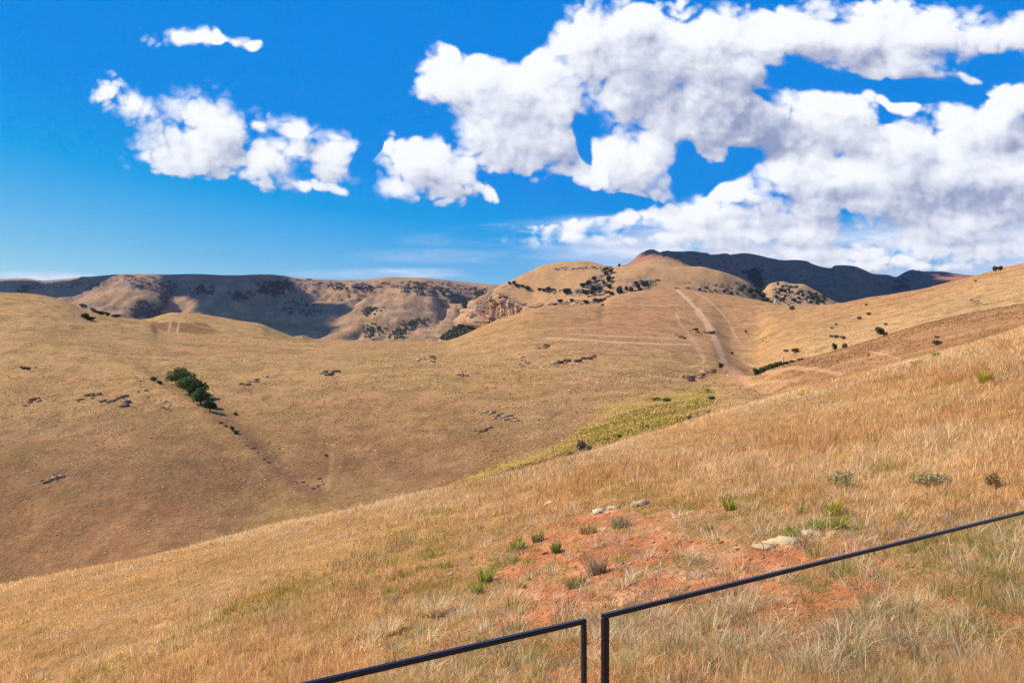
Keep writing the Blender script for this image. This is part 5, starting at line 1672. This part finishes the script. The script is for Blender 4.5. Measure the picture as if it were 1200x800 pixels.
def scrub_mass():
    """far-off scrub and forest that reads as one mass"""
    r = np.random.default_rng(95)
    P_ = []
    patches = [  # (polygon, amount, near, far, height m)
        ([(516, 398), (522, 391), (532, 386), (541, 379), (547, 381), (553, 388), (558, 393), (545, 398), (530, 402)], 420, 1150, 1650, 7, 0),
        ([(520, 358), (520, 352), (528, 346), (540, 348), (552, 350), (556, 345), (560, 350), (552, 362), (548, 366), (530, 366)], 420, 2300, 4100, 14, 1),
        ([(500, 338), (520, 340), (535, 344), (540, 350), (528, 350), (512, 344)], 160, 2300, 4100, 12, 1),
        ([(556, 338), (566, 338), (566, 348), (558, 350)], 90, 2300, 4200, 12, 1),
        ([(426, 366), (436, 361), (443, 363), (436, 370)], 90, 2300, 4100, 11, 1),
        ([(424, 388), (436, 380), (448, 386), (436, 398), (428, 396)], 110, 2300, 4100, 10, 1),
        ([(452, 396), (470, 384), (480, 376), (500, 374), (496, 380), (478, 388), (468, 398)], 220, 2000, 4100, 10, 1),
        ([(190, 333), (200, 330), (206, 340), (196, 350), (192, 362), (186, 372), (180, 372), (188, 352)], 260, 2300, 4100, 13, 1),
        ([(162, 352), (174, 354), (178, 362), (186, 372), (160, 372)], 200, 2300, 4100, 11, 1),
        ([(232, 336), (246, 334), (250, 344), (232, 344)], 130, 2300, 4100, 12, 1), ([(274, 344), (292, 342), (292, 352), (276, 352)], 110, 2300, 4100, 12, 1),
        ([(305, 332), (334, 330), (340, 340), (320, 346), (304, 344)], 300, 2300, 4100, 13, 1),
        ([(330, 352), (350, 350), (372, 356), (380, 368), (350, 370), (335, 366)], 160, 2300, 4100, 9, 1),
        ([(26, 334), (60, 336), (108, 331), (100, 344), (80, 350), (60, 344), (26, 342)], 420, 2300, 4100, 12, 1),
        ([(386, 334), (400, 334), (412, 336), (404, 341), (392, 340)], 100, 2300, 4100, 9, 1), ([(414, 335), (440, 335), (438, 341), (416, 341)], 110, 2300, 4100, 9, 1),
        ([(470, 336), (500, 336), (520, 342), (505, 346), (480, 342)], 120, 2300, 4100, 9, 1),
        ([(876, 318), (888, 316), (892, 328), (886, 336), (880, 330)], 150, 2300, 4000, 12, 1), ([(1050, 328), (1062, 328), (1062, 340), (1052, 342)], 70, 2300, 4100, 10, 1),
        ([(30, 330), (560, 330), (560, 400), (30, 400)], 260, 2200, 4100, 4.5, 1), ([(30, 334), (560, 334), (560, 398), (30, 390)], 260, 2200, 4100, 4, 1), ([(400, 345), (560, 340), (560, 398), (400, 398)], 250, 2200, 4100, 4, 1), ([(780, 302), (1120, 320), (1040, 345), (880, 345)], 390, 2200, 4100, 6, 1)]
    for poly, n, d0, d1, hm, far in patches:
        a = np.array(poly)
        k = 0; tries = 0
        while k < n and tries < n * 8:
            tries += 1
            x = r.uniform(a[:, 0].min(), a[:, 0].max()); y = r.uniform(a[:, 1].min(), a[:, 1].max())
            if not inpoly(np.array(x), np.array(y), poly):
                continue
            if far:
                x += r.normal(0, 3.2); y += r.normal(0, 1.3)
                if n < 395 and vnoise(np.array(x / 4.0), np.array(y / 2.2), 9) < 0.36:
                    k += 1
                    continue
            s = site(x, y, d0)
            if s[1] > d1 or (far and s[1] < 2000):
                continue
            if n > 400 and far and vnoise(np.array(s[0] / 90), np.array(s[1] / 200), 5) < 0.5:
                k += 1
                continue
            P_.append((*s, hm * r.uniform(0.5, 1.2)))
            k += 1
    P_ = np.array(P_)
    n = len(P_); m = 26
    c = np.repeat(P_[:, :3], m, axis=0); h = np.repeat(P_[:, 3], m)
    dv = r.normal(size=(n * m, 3)); dv /= np.linalg.norm(dv, axis=1)[:, None]
    c = c + dv * (h * 0.55 * r.random(n * m) ** 0.35)[:, None] * np.array([1.15, 1.15, 0.8]) + np.stack([h * 0, h * 0, h * 0.38], 1)
    nr = dv + 0.6 * r.normal(size=dv.shape); nr /= np.linalg.norm(nr, axis=1)[:, None]
    t = np.cross(nr, r.normal(size=dv.shape)); t /= np.linalg.norm(t, axis=1)[:, None]
    b = np.cross(nr, t)
    s_ = (h * 0.22 * r.uniform(0.7, 1.4, n * m))[:, None]
    V = np.stack([c - t * s_, c + b * s_ * 0.7, c + t * s_, c - b * s_ * 0.7], 1).reshape(-1, 3)
    pal = np.array([lin(78, 84, 58), lin(92, 92, 64), lin(64, 74, 52), lin(84, 82, 60)])
    col = np.repeat(pal[r.integers(0, 4, n)], m, axis=0) * r.uniform(0.7, 1.25, n * m)[:, None]
    N = n * m
    me = mesh_from('distant_scrub', V, np.arange(N * 4), np.arange(N) * 4, np.full(N, 4), [M_LEAF], np.repeat(col, 4, axis=0))
    o = link(bpy.data.objects.new('distant_scrub', me))
    tag(o, 'dark scrub and forest in the ravines of the far hills', 'forest', kind='stuff')


scrub_mass()


# ------------------------------------------------------------------ the glass balustrade on the deck
def mat_metal():
    m, g, bs = new_mat("dark_painted_metal")
    tc = g.node('ShaderNodeTexCoord')
    n = g.noise(tc.outputs['Object'], 60.0, 4.0, 0.6)
    g.put(bs.inputs['Base Color'], g.mix(n, (0.006, 0.006, 0.010), (0.014, 0.012, 0.016)))
    g.put(bs.inputs['Roughness'], g.mapr(n, 0.3, 0.7, 0.22, 0.36, 'LINEAR'))
    bs.inputs['Specular IOR Level'].default_value = 0.4
    return m


def mat_glass():
    m, g, bs = new_mat("clear_glass")
    out = [n for n in m.node_tree.nodes if n.type == 'OUTPUT_MATERIAL'][0]
    fr = g.node('ShaderNodeFresnel')
    fr.inputs['IOR'].default_value = 1.5
    tr = g.node('ShaderNodeBsdfTransparent')
    tr.inputs['Color'].default_value = (0.955, 0.975, 0.955, 1)
    gl = g.node('ShaderNodeBsdfGlossy')
    gl.inputs['Roughness'].default_value = 0.01
    mx = g.node('ShaderNodeMixShader')
    ge = g.node('ShaderNodeNewGeometry')
    g.put(mx.inputs[0], g.m('MULTIPLY', fr.outputs[0], g.m('SUBTRACT', 1.0, ge.outputs['Backfacing'])))
    g.put(mx.inputs[1], tr.outputs[0]); g.put(mx.inputs[2], gl.outputs[0])
    g.put(out.inputs['Surface'], mx.outputs[0])
    return m


def mat_plank():
    m, g, bs = new_mat("weathered_decking")
    tc = g.node('ShaderNodeTexCoord')
    P = tc.outputs['Object']
    n = g.noise(g.v('MULTIPLY', P, (2.0, 40.0, 10.0)), 1.0, 4.0, 0.6)
    g.put(bs.inputs['Base Color'], g.mix(n, (0.16, 0.11, 0.075), (0.26, 0.19, 0.13)))
    return m


M_METAL, M_GLASS, M_PLANK = mat_metal(), mat_glass(), mat_plank()


def bar(bm, p, q, w, h, up=Vector((0, 0, 1)), bevel=0.0015):
    """a square bar from p to q, w across and h along up"""
    p, q = Vector(p), Vector(q)
    ax = (q - p).normalized()
    side = ax.cross(up).normalized()
    u = side.cross(ax).normalized()
    vs = []
    for c in (p, q):
        for a, b in ((-1, -1), (1, -1), (1, 1), (-1, 1)):
            vs.append(bm.verts.new(c + side * (a * w / 2) + u * (b * h / 2)))
    f = [bm.faces.new(vs[0:4][::-1]), bm.faces.new(vs[4:8])]
    for k in range(4):
        f.append(bm.faces.new((vs[k], vs[(k + 1) % 4], vs[4 + (k + 1) % 4], vs[4 + k])))
    es = list({e for x in f for e in x.edges})
    bmesh.ops.bevel(bm, geom=es, offset=bevel, segments=2, affect='EDGES', profile=0.5)


def bm_obj(name, bm, mat, parent=None):
    bmesh.ops.recalc_face_normals(bm, faces=bm.faces)
    me = bpy.data.meshes.new(name)
    bm.to_mesh(me); bm.free()
    me.materials.append(mat)
    return link(bpy.data.objects.new(name, me), parent)


RAIL_Z = -0.50        # the top of the balustrade, half a metre under eye level
DECK_Z = -1.62


def rail_at(px, py):
    d = -RAIL_Z * F / (py - CY)
    return Vector(((px - CX) / F * d, d, RAIL_Z))


def glass_panel(p, q, end_at_p, post_w, label):
    """one framed sheet of glass: top rail from p to q, a post at one end, shoe at the deck"""
    p, q = Vector(p), Vector(q)
    root = link(bpy.data.objects.new('glass_panel', None))
    mid = (p + q) / 2
    root.location = (mid.x, mid.y, DECK_Z)
    tag(root, label, 'glass balustrade', 'glass balustrade panels on the deck edge')
    off = Vector(root.location)
    ax = (q - p).normalized()
    th = 0.014
    bm = bmesh.new()
    bar(bm, p - off + Vector((0, 0, -0.0045)), q - off + Vector((0, 0, -0.0045)), 0.010, 0.0085)
    bm_obj('top_rail', bm, M_METAL, root)
    e, far_e = (p, q) if end_at_p else (q, p)
    sgn = 1 if end_at_p else -1
    for name, c, w in (('post', e + ax * sgn * post_w / 2, post_w), ('post', far_e - ax * sgn * 0.012 / 2, 0.012)):
        bm = bmesh.new()
        bar(bm, c - off + Vector((0, 0, -0.0094)), Vector((c.x, c.y, DECK_Z + 0.05)) - off, 0.011, w, up=ax)
        bm_obj(name, bm, M_METAL, root)
    bm = bmesh.new()
    a = p + ax * 0.008; b = q - ax * 0.008
    zb, zt = DECK_Z + 0.045, RAIL_Z - 0.008
    bar(bm, Vector((a.x, a.y, (zb + zt) / 2)) - off, Vector((b.x, b.y, (zb + zt) / 2)) - off, 0.006, zt - zb, bevel=0.0006)
    bm_obj('glass', bm, M_GLASS, root)
    bm = bmesh.new()
    bar(bm, Vector((p.x, p.y, DECK_Z + 0.025)) - off, Vector((q.x, q.y, DECK_Z + 0.025)) - off, 0.04, 0.05)
    bm_obj('shoe', bm, M_METAL, root)


r0 = rail_at(706, 719.0); r1 = rail_at(1174, 604.5)
dr = (r1 - r0).normalized()
l0 = rail_at(686, 724.0); l1 = rail_at(465, 774.5)
dl = (l1 - l0).normalized()
glass_panel(r0, r0 + dr * 3.3, True, 0.0125, 'longer glass panel with black frame, right of the narrow gap')
glass_panel(l0 + dl * 2.2, l0, False, 0.0068, 'glass panel with black frame, left of the narrow gap')

bm = bmesh.new()
nrm = Vector((-dr.y, dr.x, 0))
for k in range(12):
    o_ = -nrm * (0.02 + 0.145 * k)
    bar(bm, Vector((r0.x, r0.y, DECK_Z - 0.02)) + o_ - dr * 2.4, Vector((r0.x, r0.y, DECK_Z - 0.02)) + o_ + dr * 3.5, 0.138, 0.038, bevel=0.003)
for t in (-2.2, 0.4, 3.2):
    c = r0 + dr * t - nrm * 0.3
    zg = float(zground(c.x, max(c.y, -13)))
    bar(bm, (c.x, c.y, zg - 0.3), (c.x, c.y, DECK_Z - 0.045), 0.12, 0.12, up=Vector((0, 1, 0)))
dk = bm_obj('deck', bm, M_PLANK)
tag(dk, 'timber deck that carries the glass balustrade', kind='structure')


# ------------------------------------------------------------------ clouds overhead, out of frame, that shade the far hills
def mat_cloud():
    m, g, bs = new_mat("cloud_white")
    bs.inputs['Base Color'].default_value = (0.85, 0.86, 0.88, 1)
    bs.inputs['Roughness'].default_value = 1.0
    bs.inputs['Specular IOR Level'].default_value = 0.0
    return m


M_CLOUD = mat_cloud()


def cloud(outline, alt, dmin, label, seed, world=None):
    """a billowing cloud at one height whose shadow falls on the ground seen along the outline"""
    pts = []
    for px, py in outline:
        s = site(px, py, dmin) if world is None else np.array(world(px, py))
        t = (alt - s[2]) / SUN.z
        pts.append((s[0] + SUN.x * t, s[1] + SUN.y * t))
    pts = np.array(pts)
    n = 130
    gx_ = np.linspace(pts[:, 0].min() - 30, pts[:, 0].max() + 30, n); gy_ = np.linspace(pts[:, 1].min() - 30, pts[:, 1].max() + 30, n)
    GX_, GY_ = np.meshgrid(gx_, gy_)
    wx = GX_ + 50 * fbm(GX_ / 160, GY_ / 160, 4, seed); wy = GY_ + 50 * fbm(GX_ / 160 + 9, GY_ / 160, 4, seed + 1)
    ins = inpoly(wx, wy, [tuple(p) for p in pts])
    # depth of the cloud grows away from its edge
    dep = ins.astype(float)
    acc = np.zeros_like(dep)
    for k in range(16):
        e = np.pad(dep, 1)
        dep = np.minimum.reduce([e[1:-1, 1:-1], e[:-2, 1:-1], e[2:, 1:-1], e[1:-1, :-2], e[1:-1, 2:]])
        acc += dep
    hgt = np.sqrt((acc + 0.4) / 16) * 260 * (0.75 + 0.8 * fbm(GX_ / 120, GY_ / 120, 4, seed + 3))
    idx = -np.ones((n, n), int); k = 0
    cells = ins[:-1, :-1] & ins[1:, :-1] & ins[:-1, 1:] & ins[1:, 1:]
    use = np.zeros((n, n), bool)
    use[:-1, :-1] |= cells; use[1:, :-1] |= cells; use[:-1, 1:] |= cells; use[1:, 1:] |= cells
    ii = np.argwhere(use)
    idx[use] = np.arange(len(ii))
    bx_, by_ = GX_[use], GY_[use]; h = hgt[use]
    s = np.array(SUN)
    top = np.stack([bx_, by_, np.full_like(bx_, alt)], 1) + s * h[:, None]
    bot = np.stack([bx_, by_, np.full_like(bx_, alt)], 1) - s * (h * 0.18)[:, None]
    cj, ci = np.argwhere(cells).T
    q = np.stack([idx[cj, ci], idx[cj, ci + 1], idx[cj + 1, ci + 1], idx[cj + 1, ci]], 1)
    qb = q[:, ::-1] + len(ii)
    faces = [q, qb]
    # close the rim
    from collections import Counter
    ed = Counter()
    dirn = {}
    for a, b, c, d in q.tolist():
        for u, v in ((a, b), (b, c), (c, d), (d, a)):
            ed[(min(u, v), max(u, v))] += 1
            dirn[(min(u, v), max(u, v))] = (u, v)
    rim = np.array([dirn[e] for e, cnt in ed.items() if cnt == 1])
    faces.append(np.stack([rim[:, 1], rim[:, 0], rim[:, 0] + len(ii), rim[:, 1] + len(ii)], 1))
    Q = np.concatenate(faces)
    me = mesh_from('cloud', np.concatenate([top, bot]), Q.ravel(), np.arange(len(Q)) * 4, np.full(len(Q), 4), [M_CLOUD], None, True)
    o = link(bpy.data.objects.new('cloud', me))
    tag(o, label, 'cloud', 'clouds overhead that shade the far hills', 'stuff')


MESA_SHADE = [(-60, 330), (20, 330), (60, 331), (110, 326), (128, 324), (150, 321.8), (340, 323.6), (343, 330), (362, 342), (366, 349), (400, 352), (416, 357), (395, 365), (382, 372), (398, 377), (385, 383), (368, 388),
              (340, 387), (300, 380), (250, 374), (224, 366), (230, 358), (218, 350), (200, 347), (192, 336), (186, 328), (172, 324.4), (152, 325), (136, 331), (126, 341), (100, 348), (80, 352), (-60, 345)]


def mesa(px, py):
    d = float(np.interp(-py, [-390, -345, -323], [2900, 3600, 4200]))
    return ((px - CX) / F * d, d, (CY - py) / F * d)


cloud(MESA_SHADE, 3000, 2300, 'broad cloud high above the frame whose shadow lies on the flat-topped plateau', 401, world=mesa)
MT = lambda x, d: ((x - CX) / F * d, d, (CY - 312) / F * d)
MTN_SHADE = [(786, 2260), (776, 2500), (756, 3000), (736, 3700), (730, 4500), (800, 5200), (900, 5400), (1020, 5400), (1100, 4600), (1112, 4150), (1090, 3600), (1120, 3100), (1100, 2700), (1040, 2500),
             (990, 2450), (935, 2500), (900, 2600), (878, 2350), (850, 2200), (820, 2150)]
cloud([(x, d) for x, d in MTN_SHADE], 3000, 2300, 'broad cloud high above the frame whose shadow lies on the dark mountain', 402, world=MT)


# ------------------------------------------------------------------ a pale post in the thicket
M_PALE, _g, _b = new_mat('bleached_wood')
_t = _g.node('ShaderNodeTexCoord')
_n = _g.noise(_g.v('MULTIPLY', _t.outputs['Object'], (9.0, 9.0, 1.0)), 1.0, 4.0, 0.6)
_g.put(_b.inputs['Base Color'], _g.mix(_n, (0.62, 0.52, 0.40), (0.78, 0.70, 0.58)))
sp = site(918, 432, 262)
bm = bmesh.new()
bar(bm, sp - sp + np.array([0, 0, -0.3]), (0, 0, 3.4), 0.42, 0.42, up=Vector((0, 1, 0)), bevel=0.06)
po = bm_obj('post', bm, M_PALE)
po.location = sp
tag(po, 'single pale wooden post standing in the thicket behind the right spur', 'post')


# ------------------------------------------------------------------ the air of the valley
def build_haze():
    bm = bmesh.new()
    bmesh.ops.create_cube(bm, size=1.0)
    zlo, zhi = float(GZ.min()) - 1.0, float(GZ.max()) + 25.0
    x0, x1, y0, y1 = -8200, 8200, -40, 7500
    for v in bm.verts:
        v.co = Vector(((x0 + x1) / 2 + v.co.x * (x1 - x0), (y0 + y1) / 2 + v.co.y * (y1 - y0), (zlo + zhi) / 2 + v.co.z * (zhi - zlo)))
    me = bpy.data.meshes.new('haze')
    bm.to_mesh(me); bm.free()
    m = bpy.data.materials.new('haze_air')
    m.use_nodes = True
    nt = m.node_tree
    for n in list(nt.nodes):
        nt.nodes.remove(n)
    g = G(nt)
    out = g.node('ShaderNodeOutputMaterial')
    vol = g.node('ShaderNodeVolumePrincipled')
    vol.inputs['Color'].default_value = (0.48, 0.56, 1.0, 1)
    vol.inputs['Density'].default_value = 1.6e-5
    vol.inputs['Anisotropy'].default_value = 0.2
    g.put(out.inputs['Volume'], vol.outputs[0])
    me.materials.append(m)
    o = link(bpy.data.objects.new('haze', me))
    tag(o, kind='stuff')
    o['label'] = 'thin blue afternoon haze over the valley'
    o['category'] = 'haze'


build_haze()
